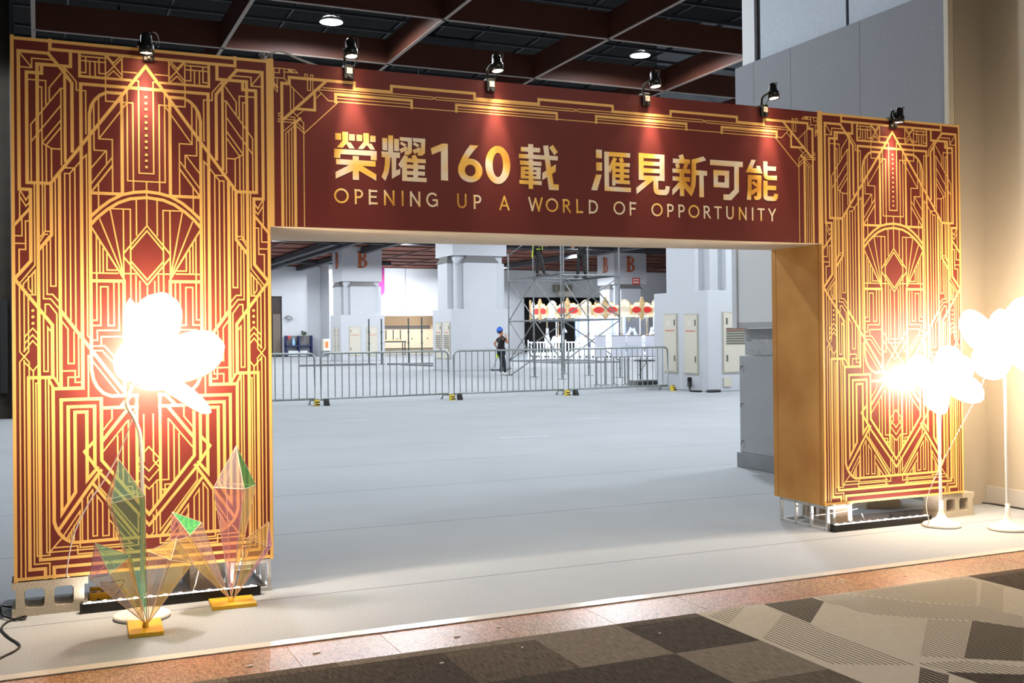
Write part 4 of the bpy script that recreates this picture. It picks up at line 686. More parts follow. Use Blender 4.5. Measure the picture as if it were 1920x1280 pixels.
# ------------------------------------------------------------------ steel crowd barriers
GALV = mat('galvanised', (150, 158, 156), .4, .7, .08, 3); YB = mat('hazard_yellow', (240, 210, 60), .5); BK = mat('hazard_black', (30, 30, 30), .5)
def barrier(a, b, label):
    a = Vector((a[0], a[1], 0)); b = Vector((b[0], b[1], 0)); d = b-a; L = d.length; rz = math.atan2(d.y, d.x)
    t = thing('crowd_barrier', label, 'barrier', (0, 0, 0), 'steel crowd barriers across the hall')
    r = .12; path = [(0, 0, .14), (0, 0, 1.15-r)]+[(r-r*math.cos(k*PI/10), 0, 1.15-r+r*math.sin(k*PI/10)) for k in range(1, 6)]+[(L-r+r*math.sin(k*PI/10), 0, 1.15-r+r*math.cos(k*PI/10)) for k in range(0, 6)]+[(L, 0, .14)]
    MB().tube(path, .024, 8, 0, True).build('frame', GALV, t)
    n = 18
    for k in range(n):
        x = L*(k+1)/(n+1); MB().tube([(x, 0, .14), (x, 0, 1.15)], .0115, 6).build('bar', GALV, t)
    for x in (.035, L-.035):
        f = MB().tube([(x, -.30, .02), (x, -.22, .11), (x, .22, .11), (x, .30, .02)], .018, 8); f.tube([(x, 0, .11), (x, 0, .15)], .016, 6); f.box(x-.03, x+.03, -.33, -.27, 0, .02); f.box(x-.03, x+.03, .27, .33, 0, .02); fo = f.build('foot', GALV, t)
        m = MB(); m.prism([(-.34, 0), (-.19, 0), (-.19, .10), (-.23, .15), (-.28, .15)], lambda p, q, h: (x-.045+h, p, q), .09, 0)
        for k in range(3): m.prism([(-.345+.02*k*1.4, .02+.05*k), (-.34+.02*k*1.4, .05+.05*k), (-.33+.02*k*1.4, .05+.05*k), (-.33+.02*k*1.4, .02+.05*k)], lambda p, q, h: (x-.046+h, p, q), .092, 1)
        m.build('foot_cover', [YB if x > 1 else BK, BK], fo)
    t.location = a; t.rotation_euler = (0, 0, rz); return t
barrier((2.35, 16.75), (5.72, 16.95), 'leftmost steel crowd barrier, partly hidden by the left column')
barrier((5.86, 16.95), (9.0, 17.25), 'second steel crowd barrier from the left column')
barrier((9.14, 17.25), (12.1, 17.35), 'steel crowd barrier in front of the worker in the blue helmet')
barrier((12.24, 17.35), (15.40, 17.75), 'steel crowd barrier at the right end, before the carousel and boards')
# ------------------------------------------------------------------ scaffold tower
SCF = mat('scaffold_steel', (120, 124, 126), .45, .6, .1, 4); PLK = mat('plank_dark', (70, 72, 74), .6)
t = thing('scaffold_tower', 'steel tube scaffold tower with two workers standing on it', 'scaffolding', (17.3, 27.8, 0)); SCAF = t
LEG = {'a0': (16.15, 29.9), 'a1': (16.22, 27.85), 'a2': (16.23, 25.67), 'b0': (18.45, 29.9), 'b1': (18.45, 27.93), 'b2': (18.43, 25.6)}
for k, (x, y) in LEG.items():
    top = 4.55 if k == 'a0' else 6.2
    m = MB().tube([(x, y, .02), (x, y, top)], .03, 8)
    for z in (.3, 1.0, 1.5, 2.5, 3.0, 4.1, 4.9, 5.5):
        if z < top: m.tube([(x, y, z), (x, y, z+.05)], .042, 8)
    u = m.build('upright', SCF, t); MB().bev(x-.12, x+.12, y-.12, y+.12, 0, .02, .004).build('base_plate', SCF, u)
for a, b in (('a0', 'a1'), ('a1', 'a2'), ('b0', 'b1'), ('b1', 'b2'), ('a0', 'b0'), ('a1', 'b1'), ('a2', 'b2')):
    for z in (.55, 2.02, 3.52):
        MB().tube([LEG[a]+(z,), LEG[b]+(z,)], .024, 7).build('ledger', SCF, t)
for a, za, b, zb in (('a0', 3.5, 'a1', 2.06), ('a1', 3.5, 'a0', 2.06), ('a0', 2.0, 'a1', .57), ('a1', 2.0, 'a0', .57), ('a1', 3.5, 'a2', 2.06), ('a1', 2.0, 'a2', .57), ('a2', 2.06, 'b2', 3.5), ('a2', .57, 'b2', 2.0), ('b1', 3.5, 'b2', 2.06), ('b0', 3.5, 'b1', 2.06), ('a2', 3.5, 'b2', 2.06), ('a2', 2.0, 'b2', .57), ('a0', .57, 'b0', 2.0), ('a0', 4.5, 'a1', 5.0)):
    x0, y0 = LEG[a]; x1, y1 = LEG[b]; MB().tube([(x0+.03, y0, za), (x1+.03, y1, zb)], .02, 7).build('brace', SCF, t)
MB().bev(16.16, 16.34, 25.9, 29.7, 3.546, 3.57, .004).build('plank', PLK, t); MB().bev(18.28, 18.46, 25.8, 29.7, 3.546, 3.57, .004).build('plank', PLK, t)
tag(MB().tube([(16.05, 29.55, .03), (16.9, 28.9, .75)], .022, 7).build('scaffold_tube', SCF), 'loose steel tube leaning by the foot of the scaffold tower', 'tube')
# ------------------------------------------------------------------ workers
SKIN = mat('skin', (176, 122, 92), .55); HAIR = mat('hair_black', (24, 20, 18), .6)
def skin_mesh(name, pts, edges, m, parent, root=0, sub=1):
    names = list(pts); idx = {n: i for i, n in enumerate(names)}
    me = D.meshes.new(name); me.from_pydata([Vector(pts[n][0]) for n in names], [(idx[a], idx[b]) for a, b in edges], []); me.materials.append(m)
    o = D.objects.new(name, me); COL.objects.link(o); o.parent = parent
    md = o.modifiers.new('skin', 'SKIN'); md.use_smooth_shade = True
    for n in names:
        r = pts[n][1]; v = me.skin_vertices[0].data[idx[n]]; v.radius = (r, r) if not isinstance(r, tuple) else r; v.use_root = (idx[n] == root)
    ss = o.modifiers.new('sub', 'SUBSURF'); ss.levels = sub; ss.render_levels = sub
    return o
def person(loc, rz, pose, label, shirt, trousers, shoes, sleeve, helmet=None, collar=None, harness=None):
    t = thing('person', label, 'person', (0, 0, 0))
    P = dict(pelvis=(0, 0, .92), spine=(0, 0, 1.12), chest=(.0, 0, 1.32), neck=(.01, 0, 1.46), head0=(.03, 0, 1.54), head1=(.03, 0, 1.64),
             hL=(0, .09, .90), kL=(.03, .10, .49), aL=(0, .10, .09), hR=(0, -.09, .90), kR=(.03, -.10, .49), aR=(0, -.10, .09),
             sL=(0, .17, 1.39), eL=(-.02, .24, 1.12), wL=(.06, .24, .90), sR=(0, -.17, 1.39), eR=(-.02, -.24, 1.12), wR=(.06, -.24, .90))
    P.update(pose); V_ = {k: Vector(v) for k, v in P.items()}
    R = dict(pelvis=.125, spine=.115, chest=.135, neck=.052, head0=.07, head1=.092, hL=.088, kL=.056, aL=.04, hR=.088, kR=.056, aR=.04, sL=.062, eL=.042, wL=.029, sR=.062, eR=.042, wR=.029)
    pts = {k: (V_[k], R[k]) for k in V_ if k != 'face'}
    E = [('pelvis', 'spine'), ('spine', 'chest'), ('chest', 'neck'), ('neck', 'head0'), ('head0', 'head1')]
    for s in 'LR':
        E += [('pelvis', 'h'+s), ('h'+s, 'k'+s), ('k'+s, 'a'+s), ('chest', 's'+s), ('s'+s, 'e'+s), ('e'+s, 'w'+s)]
        toe = V_['a'+s]+Vector((.15, 0, -.055)); pts['t'+s] = (toe, .032); E.append(('a'+s, 't'+s))
        d = (V_['w'+s]-V_['e'+s]).normalized(); pm = V_['w'+s]+d*.07; pts['p'+s] = (pm, (.036, .02)); E.append(('w'+s, 'p'+s))
        sd = d.cross(Vector((1, 0, 0))); sd = sd.normalized() if sd.length > .1 else Vector((0, 1, 0)); bd = d.cross(sd)
        for k, ln in enumerate((.068, .08, .085, .072)):
            q = pm+sd*(-.027+.018*k)+d*.02; q2 = q+d*ln*.6+bd*.014; pts[f'f{k}{s}'] = (q, .009); pts[f'g{k}{s}'] = (q2, .008); E += [('p'+s, f'f{k}{s}'), (f'f{k}{s}', f'g{k}{s}')]
        th = V_['w'+s]+d*.03+sd*.04+bd*.02; pts['u'+s] = (th, .011); E.append(('w'+s, 'u'+s))
    fd = V_.get('face', Vector((1, 0, 0))); fd = fd.normalized()
    nose = V_['head0']*.35+V_['head1']*.65+fd*.105; pts['nose'] = (nose, .018); E.append(('head1', 'nose'))
    chin = V_['head0']+fd*.055-Vector((0, 0, .01)); pts['chin'] = (chin, .04); E.append(('head0', 'chin'))
    body = skin_mesh('body', pts, E, SKIN, t)
    # clothes
    tp = {k: (V_[k], {'pelvis': .145, 'hL': .105, 'hR': .105, 'kL': .074, 'kR': .074, 'aL': .062, 'aR': .062}[k]) for k in ('pelvis', 'hL', 'kL', 'aL', 'hR', 'kR', 'aR')}
    skin_mesh('trousers', tp, [('pelvis', 'hL'), ('hL', 'kL'), ('kL', 'aL'), ('pelvis', 'hR'), ('hR', 'kR'), ('kR', 'aR')], trousers, t)
    lo = V_['pelvis']*1.15-V_['spine']*.15; sp = {'lo': (lo, .165), 'spine': (V_['spine'], .155), 'chest': (V_['chest'], .17), 'nk': (V_['chest']*.35+V_['neck']*.65, .085)}
    E2 = [('lo', 'spine'), ('spine', 'chest'), ('chest', 'nk')]
    for s in 'LR':
        sp['s'+s] = (V_['s'+s], .105); sp['m'+s] = (V_['s'+s].lerp(V_['e'+s], .62), .076); E2 += [('chest', 's'+s), ('s'+s, 'm'+s)]
        if sleeve: sp['e'+s] = (V_['e'+s], .058); sp['w'+s] = (V_['w'+s], .046); E2 += [('m'+s, 'e'+s), ('e'+s, 'w'+s)]
    skin_mesh('shirt', sp, E2, shirt, t)
    for s in 'LR':
        a = V_['a'+s]; sh = {'h': (a+Vector((-.06, 0, -.02)), .07), 'm': (a+Vector((.05, 0, -.025)), .068), 't': (a+Vector((.2, 0, -.045)), .05)}
        skin_mesh('shoe', sh, [('h', 'm'), ('m', 't')], shoes, t)
    hc = V_['head1']+Vector((-.012, 0, .03)); up = (V_['head1']-V_['head0']).normalized(); q = Vector((0, 0, 1)).rotation_difference(up).to_matrix().to_4x4()
    MB().lathe([(.1, -.06), (.112, -.01), (.105, .05), (.07, .09), (0, .105)], hc-fd*.018, 16, 0, q).build('hair', HAIR, t)
    if helmet: 
        m = MB(); m.lathe([(.128, -.02), (.134, 0), (.128, .05), (.1, .1), (.055, .13), (0, .138)], hc+up*.012, 18, 0, q); m.tube([hc+fd*(.10)+Vector((0, y_, 0))+up*.01 for y_ in (-.09, -.04, .04, .09)], .02, 6); h_ = m.build('helmet', helmet, t)
    for s in (-1, 1):
        e = V_['head0']*.3+V_['head1']*.7+fd*.088+fd.cross(Vector((0, 0, 1))).normalized()*.034*s; MB().lathe([(0, -.012), (.012, 0), (0, .012)], e, 8).build('eye', HAIR, t)
        MB().lathe([(0, -.03), (.016, 0), (0, .03)], V_['head0']*.4+V_['head1']*.6+fd.cross(Vector((0, 0, 1))).normalized()*.094*s, 8).build('ear', SKIN, t)
    if collar: MB().tube([V_['neck']+Vector((.075*math.cos(k*PI/6), .075*math.sin(k*PI/6), -.03-.02*math.cos(k*PI/6))) for k in range(12)], .014, 6, 0, True).build('collar', collar, t)
    if harness:
        m = MB(); m.tube([V_['pelvis']+Vector((.15*math.cos(k*PI/6), .17*math.sin(k*PI/6), .03)) for k in range(12)], .022, 6, 0, True)
        m.tube([V_['pelvis']+Vector((-.15, -.08, .05)), V_['chest']+Vector((-.16, -.1, .05)), V_['sR']+Vector((0, .06, .09)), V_['chest']+Vector((.16, -.1, 0)), V_['pelvis']+Vector((.15, -.08, .05))], .022, 6)
        m.tube([V_['pelvis']+Vector((-.17, -.06, .02)), V_['pelvis']+Vector((-.20, -.08, -.25))], .03, 6); m.build('harness', harness, t)
    t.location = loc; t.rotation_euler = (0, 0, rz); return t
BLS = mat('shirt_black', (26, 25, 27), .8); NAVY = mat('trousers_navy', (30, 34, 46), .8); BLT = mat('trousers_black', (24, 23, 24), .8); WSH = mat('shoe_white', (222, 222, 220), .6); DSH = mat('shoe_dark', (52, 48, 46), .6)
BLUE = mat('helmet_blue', (24, 92, 190), .3, spec=.6); REDC = mat('collar_red', (206, 70, 50), .7); LIME = mat('harness_lime', (170, 190, 50), .6)
w = person((16.02, 30.35, 0), -.25, dict(face=(.8, 0, .6), head0=(.025, 0, 1.55), head1=(-.02, 0, 1.645), neck=(.01, 0, 1.47), sR=(.02, -.17, 1.40), eR=(.22, -.26, 1.20), wR=(.17, -.14, 1.46), eL=(-.24, .20, 1.20), wL=(-.08, .19, .98), aR=(.12, -.09, .09), kR=(.1, -.1, .5)),
           'worker in blue helmet and black shirt standing on the floor, looking up', BLS, NAVY, WSH, False, BLUE, REDC)
m = MB(); m.bev(-.16, -.06, .10, .20, .66, .82, .02); m.build('tool_bag', mat('bag_lime', (196, 230, 60), .6), None)
b_ = D.objects['tool_bag']; b_.parent = w
m = MB(); m.tube([(-.1, .16, .70), (-.2, .2, .45), (-.3, .22, .25), (-.42, .22, .2)], .012, 6); m.build('safety_rope', mat('rope_grey', (110, 110, 100), .7), None); D.objects['safety_rope'].parent = w
person((16.27, 27.55, 3.572), -.5, dict(aL=(-.05, .16, .09), kL=(-.02, .13, .49), aR=(.22, -.10, .09), kR=(.13, -.10, .5), wL=(.2, .2, 1.1), wR=(.22, -.2, 1.1)), 'worker in black with lime harness on the scaffold, left of the pair', BLS, BLT, DSH, True, None, None, LIME)
person((18.36, 28.2, 3.572), -2.6, dict(aL=(-.02, .14, .09), aR=(.12, -.12, .09), kR=(.08, -.11, .5), wL=(.24, .24, 1.15), wR=(.25, -.22, 1.12)), 'worker in black standing on the scaffold, right of the pair', BLS, BLT, DSH, True)
# ------------------------------------------------------------------ carousel
CX, CY, CR = 31.9, 51.6, 4.25
t = thing('carousel', 'white lit carousel with red cartouches on its crown, behind the scaffold', 'carousel', (CX, CY, 0))
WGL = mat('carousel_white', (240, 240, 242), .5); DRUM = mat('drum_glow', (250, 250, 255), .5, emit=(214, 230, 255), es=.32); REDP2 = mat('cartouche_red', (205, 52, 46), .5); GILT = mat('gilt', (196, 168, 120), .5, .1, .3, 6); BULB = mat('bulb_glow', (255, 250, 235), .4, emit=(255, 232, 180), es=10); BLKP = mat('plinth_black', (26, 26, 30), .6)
m = MB(); m.lathe([(CR+.1, 0), (CR+.1, .32), (CR-.1, .36), (0, .36)], (CX, CY, 0), 32, 0)
for k in range(64):
    a = 2*PI*k/64; M = Matrix.Translation((CX+(CR+.1)*math.cos(a), CY+(CR+.1)*math.sin(a), 0)) @ Matrix.Rotation(a, 4, 'Z'); m.box(-.03, .03, -.13, .13, .05, .24, 1, M)
m.build('platform', [WGL, BLKP], t)
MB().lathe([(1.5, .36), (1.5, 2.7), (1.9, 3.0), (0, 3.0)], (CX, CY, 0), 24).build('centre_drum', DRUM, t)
for k in range(12):
    a = 2*PI*k/12; M = Matrix.Translation((CX+1.52*math.cos(a), CY+1.52*math.sin(a), 0)) @ Matrix.Rotation(a, 4, 'Z'); m = MB(); m.box(-.02, .05, -.06, .06, .36, 2.7, 0, M); m.box(-.01, .03, -.3, .3, 1.5, 1.58, 0, M); m.box(-.01, .02, .12, .32, .7, 1.4, 1, M); m.build('panel_frame', [mat('drum_frame', (196, 200, 214), .4, .2), mat('drum_mirror', (150, 162, 186), .1, .9)], t)
MB().lathe([(CR-.15, 2.62), (CR-.1, 2.7), (CR-.2, 3.0), (.3, 3.1), (0, 3.1)], (CX, CY, 0), 32).build('canopy', mat('canopy_white', (232, 236, 242), .6), t)
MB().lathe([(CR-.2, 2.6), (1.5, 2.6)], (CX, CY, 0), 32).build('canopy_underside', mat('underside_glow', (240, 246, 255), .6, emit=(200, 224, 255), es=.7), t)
NB = 24
for k in range(NB):
    a = 2*PI*k/NB-PI/2-.43; big = k % 2 == 0
    M = Matrix.Translation((CX+(CR+.02)*math.cos(a), CY+(CR+.02)*math.sin(a), 2.35)) @ Matrix.Rotation(a+PI/2, 4, 'Z')
    W = 1.6 if big else .66
    def prof(u):   # top outline of the crown board, u from -1 to 1
        if not big: return .95+.22*(1-u*u)
        return .72+.22*math.cos(u*PI/2)+.12*abs(math.cos(u*PI*2))+.25*max(0, 1-abs(u)*5)
    def low(u): return .12+(-.22*max(0, 1-abs(u)*4)+.12*abs(math.sin(u*PI*1.5)) if big else .1*u*u)
    n = 24; P = [(W/2*(-1+2*i/n), low(-1+2*i/n)) for i in range(n+1)]+[(W/2*(1-2*i/n), prof(1-2*i/n)) for i in range(n+1)]
    m = MB(); m.prism(P, lambda p, q, h: M @ Vector((p, -h, q)), .06); bd = m.build('rounding_board', GILT if big else mat('board_cream', (206, 198, 184), .5), t)
    ins = [(p*.84, (q-.5)*.8+.52) for p, q in P]
    MB().prism(ins, lambda p, q, h: M @ Vector((p, -.06-h, q)), .01).build('board_face', mat('board_cream', (206, 198, 184), .5), bd)
    if big:
        for s in (-1, 1):
            pl = [(s*(.09+.3*(1-math.cos(i*PI/10))), .54+.2*math.sin(i*PI/10)*(1)) for i in range(11)]+[(s*(.09+.3*(1-math.cos(i*PI/10))), .54-.17*math.sin(i*PI/10)) for i in range(10, -1, -1)]
            pl = [p for i, p in enumerate(pl) if i == 0 or (Vector(p)-Vector(pl[i-1])).length > .004]
            MB().prism(pl, lambda p, q, h: M @ Vector((p, -.07-h, q)), .03).build('cartouche', REDP2, bd)
        m = MB(); m.prism([(-.05, .0), (.05, .0), (.10, .15), (.10, .75), (.17, .86), (.19, .98), (.13, 1.1), (.06, 1.16), (.075, 1.24), (.03, 1.3), (-.03, 1.3), (-.075, 1.24), (-.06, 1.16), (-.13, 1.1), (-.19, .98), (-.17, .86), (-.10, .75), (-.10, .15)], lambda p, q, h: M @ Vector((p, -.07-h, q)), .05); m.build('crest', GILT, bd)
    vis = math.sin(a) < .05
    if vis:
        bl = [(-.9, .75), (-.6, .86), (-.35, .9), (.35, .9), (.6, .86), (.9, .75), (-.85, .2), (-.5, .16), (.5, .16), (.85, .2)] if big else [(-.55, .85), (.55, .85), (0, .98), (-.55, .3), (.55, .3), (0, .2)]
        for u, q in bl: MB().lathe([(0, -.055), (.04, -.03), (.055, 0), (.04, .03), (0, .055)], M @ Vector((u*W/2, -.12, q)), 8).build('bulb', BULB, bd)
HW = mat('horse_white', (238, 238, 240), .4)
for k in range(10):
    a = 2*PI*k/10+.2; r = 3.3; c = Vector((CX+r*math.cos(a), CY+r*math.sin(a), .95)); M = Matrix.Translation(c) @ Matrix.Rotation(a+PI/2, 4, 'Z')
    MB().tube([(c.x, c.y, .36), (c.x, c.y, 2.65)], .035, 8).build('pole', GILT if k % 3 else DRUM, t)
    if math.sin(a) > .5: continue
    m = MB(); f = lambda *q: [tuple(M @ Vector(p)) for p in q]
    m.tube(f((-.5, 0, .28), (-.42, 0, .3), (-.1, 0, .26), (.25, 0, .3), (.42, 0, .42)), [.08, .17, .16, .18, .12], 10)
    m.tube(f((.36, 0, .38), (.5, 0, .66), (.58, 0, .82)), [.14, .09, .08], 8); m.tube(f((.54, 0, .84), (.68, 0, .78), (.8, 0, .7)), [.085, .07, .045], 8)
    for s in (-.09, .09):
        m.tube(f((.32, s, .2), (.5, s, .02), (.38, s, -.22)), [.07, .045, .03], 7); m.tube(f((-.42, s, .2), (-.36, s, .0), (-.5, s, -.2), (-.46, s, -.32)), [.09, .055, .035, .03], 7); m.tube(f((.56, s*.6, .88), (.56, s*.7, .97)), [.025, .008], 5)
    m.tube(f((-.52, 0, .3), (-.66, 0, .2), (-.68, 0, -.05)), [.04, .06, .02], 7); h_ = m.build('horse', HW, t)
    m = MB(); m.tube(f((-.12, 0, .44), (.0, 0, .42), (.12, 0, .46)), [.1, .12, .09], 8); m.build('saddle', mat('saddle_gilt', (176, 140, 104), .5), h_)
lamp('carousel_light', 'POINT', (CX-1.5, CY-2.6, 2.3), 30, COOL, .3); lamp('carousel_light', 'POINT', (CX+1.5, CY-2.6, 2.3), 30, COOL, .3)
# white picket fence around the carousel
PICK = mat('picket_white', (236, 240, 246), .5)
def picket(x0, y0, x1, y1, label, n):
    t = thing('picket_fence', label, 'fence', (x0, y0, 0), 'white railings round the carousel'); d = Vector((x1-x0, y1-y0, 0))
    m = MB()
    for z in (.12, 1.05): m.tube([(x0, y0, z), (x1, y1, z)], .04, 6)
    m.build('rail', PICK, t)
    for k in range(n):
        p = Vector((x0, y0, 0))+d*(k/(n-1)); MB().box(p.x-.03, p.x+.03, p.y-.03, p.y+.03, 0, 1.1 if k % 6 else 1.2).build('picket', PICK, t)
picket(26.6, 50.8, 29.0, 47.0, 'white railing in front of the carousel, left stretch behind the scaffold', 22)
picket(29.2, 46.8, 32.8, 45.6, 'white railing in front of the carousel, right stretch behind the boards', 22)
# display boards on stands
BRD = mat('board_white', (226, 228, 240), .35); FRM = mat('stand_steel', (150, 152, 154), .35, .7)
def stand(x, y, w, label, rz=-.35):
    t = thing('display_stand', label, 'display board', (0, 0, 0), 'white boards on steel stands')
    MB().bev(-w/2, w/2, -.012, .012, .84, 1.45, .004).build('board', BRD, t); m = MB(); m.bev(-w/2-.01, w/2+.01, -.018, .018, 1.45, 1.475, .003); m.bev(-w/2-.01, w/2+.01, -.018, .018, .815, .84, .003); m.build('board_rail', mat('rail_tan', (150, 140, 128), .5), t)
    for s in (-1, 1): MB().tube([(s*w*.4, .0, .02), (s*w*.4, 0, .84)], .022, 6).build('leg', FRM, t)
    m = MB()
    for s in (-1, 1): m.tube([(s*w*.4-.1, -.18, .012), (s*w*.4, 0, .05), (s*w*.4+.1, -.18, .012)], .014, 6); m.tube([(s*w*.4, 0, .05), (s*w*.4, .2, .012)], .014, 6)
    m.build('foot', FRM, t); t.location = (x, y, 0); t.rotation_euler = (0, 0, rz)
stand(15.32, 21.3, .32, 'narrow white board on a steel stand, nearest the scaffold'); stand(15.86, 21.15, .42, 'white board on a steel stand, second from the scaffold'); stand(16.42, 21.2, .46, 'wide white board on a steel stand behind the folding table'); stand(16.98, 21.1, .42, 'white board on a steel stand closest to the nearest pillar')
t = thing('folding_table', 'black folding table behind the barrier near the nearest pillar', 'table', (0, 0, 0)); FB = mat('table_black', (30, 29, 30), .5)
MB().bev(-.1, .8, -.25, .25, .70, .735, .006).build('tabletop', FB, t)
for x in (0, .68): m = MB(); m.tube([(x, -.2, .7), (x, -.2, .012)], .016, 6); m.tube([(x, .2, .7), (x, .2, .012)], .016, 6); m.tube([(x, -.2, .3), (x, .2, .3)], .012, 6); m.tube([(x, -.2, .4), (x+.2, -.2, .7)], .01, 6); m.build('leg', FB, t)
t.location = (16.3, 20.75, 0); t.rotation_euler = (0, 0, -.35)
t = thing('flight_case', 'low grey equipment case on the floor behind the last barrier', 'case', (15.1, 18.4, 0))
MB().bev(14.75, 15.45, 18.3, 18.7, .08, .26, .01).build('body', mat('case_grey', (110, 112, 112), .5, .3), t)
m = MB(); [m.box(14.8+.16*k, 14.92+.16*k, 18.285, 18.3, .12, .22) for k in range(4)]; m.build('vent', mat('case_dark', (50, 50, 52), .6), t)
MB().box(14.7, 15.5, 18.2, 18.75, 0, .08).build('pallet', mat('case_pale', (190, 192, 194), .6), t)
cable('power_cable', [(15.80, 17.36, .22), (15.72, 17.2, .2), (15.6, 17.0, .05), (15.5, 16.75, .02), (15.62, 16.5, .02)], .03, BCAB, 'thick black cable coming out of the nearest pillar to the floor')
tag(MB().bev(15.66, 16.02, 16.2, 16.36, 0, .07, .02).build('power_strip', mat('strip_dark', (50, 54, 58), .5)), 'dark power strip lying at the foot of the nearest pillar', 'power strip')
# loose uprights and tubes in the hall, goods at the back wall
for i, (x, y, h, lb) in enumerate(((16.36, 49.1, 2.45, 'thin dark upright pole in the hall, leftmost of the four'), (16.91, 48.6, 2.45, 'thin dark upright pole in the hall, second from the left'), (18.73, 49.5, 2.5, 'thin dark upright pole in the hall, third from the left'), (18.95, 47.9, 2.5, 'thin dark upright pole nearest the pillar with vents'))):
    m = MB().tube([(x, y, 0), (x, y, h)], .04, 7); m.bev(x-.15, x+.15, y-.15, y+.15, 0, .03, .005)
    for z in (.5, 1.1, 1.7): m.tube([(x, y, z), (x, y, z+.06)], .06, 7)
    tag(m.build('upright_pole', mat('pole_green', (58, 70, 68), .5)), lb, 'pole', 'scaffold uprights standing in the hall')
for a, b, lb in (((12.2, 47.6), (16.2, 47.3), 'long steel tube lying on the hall floor before the farthest pillar'), ((16.7, 47.0), (20.0, 46.4), 'steel tube lying on the hall floor beside the vent pillar'), ((17.2, 46.2), (17.9, 42.5), 'steel tube slanting across the hall floor between two poles')):
    tag(MB().tube([a+(.06,), b+(.06,)], .05, 7).build('steel_tube', SCF), lb, 'tube')
tag(MB().tube([(17.6, 35.1, .03), (18.3, 35.0, .03), (18.5, 35.1, .1)], .04, 7).build('scaffold_clamp', mat('clamp_dark', (60, 64, 70), .5)), 'dark clamp piece on the floor left of the worker in the blue helmet', 'clamp')
t = thing('display_shelf', 'dark blue framed shelf unit against the far wall by the dark doorway', 'shelf', (18.4, 75.6, 0)); NB_ = mat('shelf_blue', (34, 48, 96), .5)
for x in (17.42, 18.4, 19.4): MB().bev(x, x+.08, 75.2, 75.9, 0, 1.62 if x != 18.4 else 1.6, .01).build('post', NB_, t)
for z in (.78,): MB().bev(17.42, 19.48, 75.2, 75.9, z, z+.1, .01).build('shelf', NB_, t)
MB().bev(17.5, 19.4, 75.8, 75.88, .88, 1.6, .005).build('back_panel', mat('shelf_back', (116, 116, 118), .6), t); MB().bev(17.6, 19.1, 75.3, 75.8, .05, .45, .02).build('drawer', mat('shelf_white', (214, 218, 224), .5), t)
tag(MB().bev(17.56, 17.78, 75.3, 75.6, 1.35, 1.62, .01).build('red_box', mat('goods_red', (176, 60, 66), .5)), 'small red box on the blue shelf unit', 'box')
tag(MB().lathe([(.12, .875), (.13, 1.15), (.08, 1.3), (.07, 1.42), (0, 1.44)], (18.05, 75.45, .01), 12).build('water_bottle', mat('bottle_blue', (150, 190, 226), .3)), 'pale blue bottle on the blue shelf unit', 'bottle')
m = MB()
for k in range(26): a = random.uniform(0, 2*PI); m.tube([(18.85, 75.4, 1.65), (18.85+.2*math.cos(a), 75.4+.15*math.sin(a), 1.75+random.uniform(0, .25))], [.02, .05], 5)
m.lathe([(.1, 1.60), (.13, 1.72)], (18.85, 75.4, 0), 10); tag(m.build('potted_plant', mat('plant_grey_green', (86, 100, 84), .7)), 'small grey green plant on top of the blue shelf unit', 'plant')
t = thing('hose_cabinet', 'white wall cabinet with an orange label beside the blue shelf unit', 'cabinet', (20.2, 73.1, .5))
MB().bev(19.75, 20.29, 72.9, 73.6, .45, 1.35, .02).build('body', mat('cabinet_cream', (222, 218, 204), .5), t); MB().bev(19.88, 20.12, 72.88, 72.9, .68, 1.15, .003).build('label_plate', mat('label_orange', (236, 130, 70), .5), t)
tag(MB().tube(smooth_path([(17.45, 75.85, 3.0), (17.75, 75.7, 3.15), (18.0, 75.7, 2.95), (17.75, 75.7, 2.85), (17.6, 75.85, 3.1)], 5), .05, 6).build('wall_fan', mat('fan_grey', (130, 132, 136), .5)), 'small grey fan bracket on the far wall above the blue shelf', 'fan')
def grad_banner():
    m = mat('banner_magenta', (226, 52, 150), .5); N, L, b = nodes(m); tc = N.new('ShaderNodeTexCoord'); sp = N.new('ShaderNodeSeparateXYZ'); L.new(tc.outputs['Generated'], sp.inputs[0])
    r = N.new('ShaderNodeValToRGB'); r.color_ramp.elements[0].color = lin((238, 52, 160)); r.color_ramp.elements[1].color = lin((96, 28, 92)); L.new(sp.outputs['Z'], r.inputs[0]); L.new(r.outputs[0], b.inputs['Base Color']); return m
m = MB(); P = [(23.8, 7.2), (23.8, 5.2)]+[(24.1-.3*math.cos(k*PI/12), 5.1-.3*math.sin(k*PI/12)) for k in range(7)]+[(25.2+.3*math.sin(k*PI/12), 5.1-.3*math.cos(k*PI/12)) for k in range(7)]+[(25.5, 7.2)]
m.prism(P, lambda a, b, h: (a, 75.9-h, b), .06); tag(m.build('hanging_banner', grad_banner()), 'magenta banner with rounded corners behind the farthest left pillar', 'banner')
t = thing('air_conditioner', 'grey vent box high on the far wall above the dark opening', 'air conditioner', (41.4, 75.6, 5))
MB().bev(40.6, 42.2, 75.3, 75.99, 5.2, 5.8, .03).build('body', mat('vent_box', (150, 146, 134), .6), t); m = MB(); [m.box(40.7, 42.1, 75.26, 75.3, 5.27+.08*k, 5.31+.08*k) for k in range(6)]; m.build('slat', mat('vent_slat', (92, 88, 78), .6), t); MB().bev(40.9, 42.3, 75.4, 75.99, 4.75, 5.2, .02).build('duct', mat('vent_duct', (206, 202, 190), .6), t)
t = thing('storage_counter', 'cream cupboard front in the warm lit alcove beyond the far wall', 'cupboard', (28, 79.6, 0)); CR_ = mat('cupboard_cream', (228, 212, 186), .6)
MB().bev(26.4, 31.2, 79.4, 79.99, .5, 2.45, .02).build('body', CR_, t)
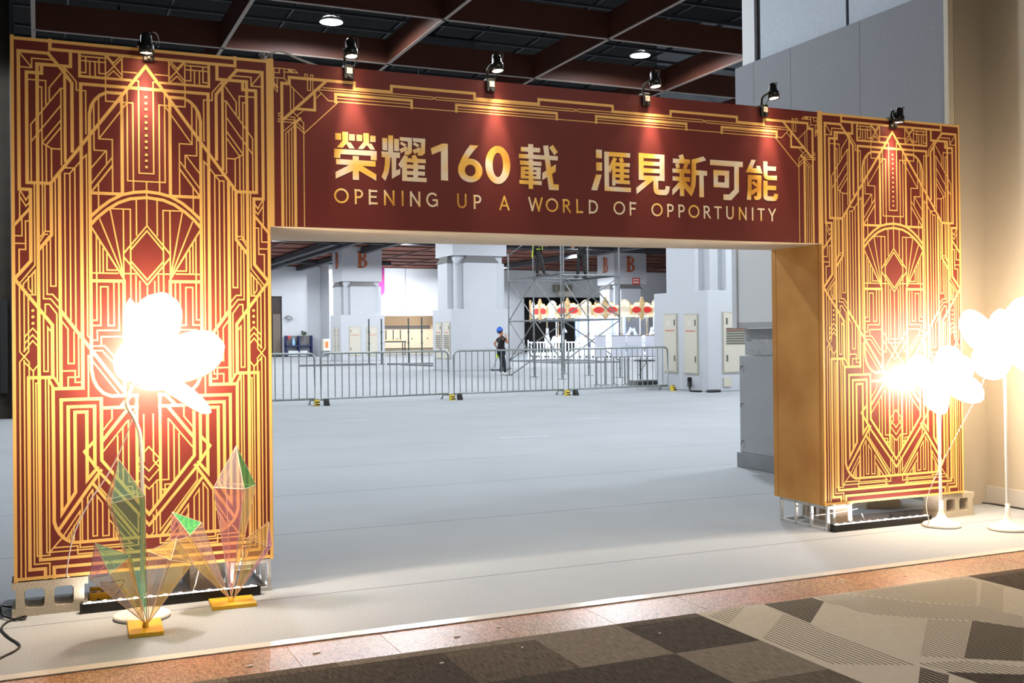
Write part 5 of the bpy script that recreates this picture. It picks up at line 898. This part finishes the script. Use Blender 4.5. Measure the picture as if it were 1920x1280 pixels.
for x in (26.6, 27.9, 29.3): d_ = MB().bev(x, x+1.2, 79.36, 79.4, .7, 2.0, .01).build('door', CR_, t); MB().box(x+1.02, x+1.08, 79.33, 79.36, 1.2, 1.35).build('handle', mat('handle_dark', (80, 70, 60), .5), d_)
MB().box(26.5, 30.6, 79.35, 79.4, 2.1, 2.4).build('screen', mat('screen_grey', (120, 118, 122), .5), t)
t = thing('chair_stack', 'stack of chairs with upturned legs on a table in the alcove', 'chairs', (25.9, 75.0, 0))
for k in range(3): MB().tube([(25.2+.6*k, 74.6, 1.2), (25.2+.6*k, 74.6, 2.0)], .04, 6).build('leg', BK, t)
MB().bev(24.9, 26.8, 74.3, 75.2, 1.0, 1.12, .01).build('seat', mat('seat_dark', (70, 70, 74), .5), t); MB().bev(24.9, 26.4, 74.3, 75.2, 1.12, 1.22, .01).build('seat_wood', mat('seat_wood', (206, 166, 120), .5), t); m = MB(); [m.tube([(25.0+1.7*(k % 2), 74.4+.6*(k//2), 0), (25.0+1.7*(k % 2), 74.4+.6*(k//2), 1.0)], .04, 6) for k in range(4)]; m.build('support', BK, t)
tag(MB().tube([(27.3, 75.95, 9.4), (27.3, 75.95, 3.2)], .03, 6).build('drop_cable', mat('drop_grey', (150, 152, 156), .6)), 'thin grey cable hanging down the bright far wall', 'cable')
lamp('alcove_lamp', 'POINT', (29.3, 78.2, 2.9), 34, (1.0, .86, .72), .15); lamp('alcove_lamp', 'POINT', (27, 78.2, 2.9), 22, (1.0, .86, .72), .15)
lamp('wall_wash', 'SPOT', (25.8, 71.0, 4.6), 2300, COOL, .2, (26.2, 76, 3.6), math.radians(120), 1.0)

TAPE = mat('tape_white', (232, 234, 236), .5)
for (x0, y0), (x1, y1), lb in (((6.35, 8.0), (7.1, 7.9), 'thin white tape scrap on the hall carpet, longest of the three'), ((5.2, 12.4), (5.6, 12.35), 'thin white tape scrap on the hall carpet, left of the other two'), ((9.0, 10.6), (9.35, 10.5), 'thin white tape scrap on the hall carpet, rightmost of the three')):
    tag(MB().ribbon([(x0, y0), (x1, y1)], .03, lambda a, b: (a, b, .0015)).build('tape_scrap', TAPE), lb, 'tape', 'white tape scraps on the hall carpet')
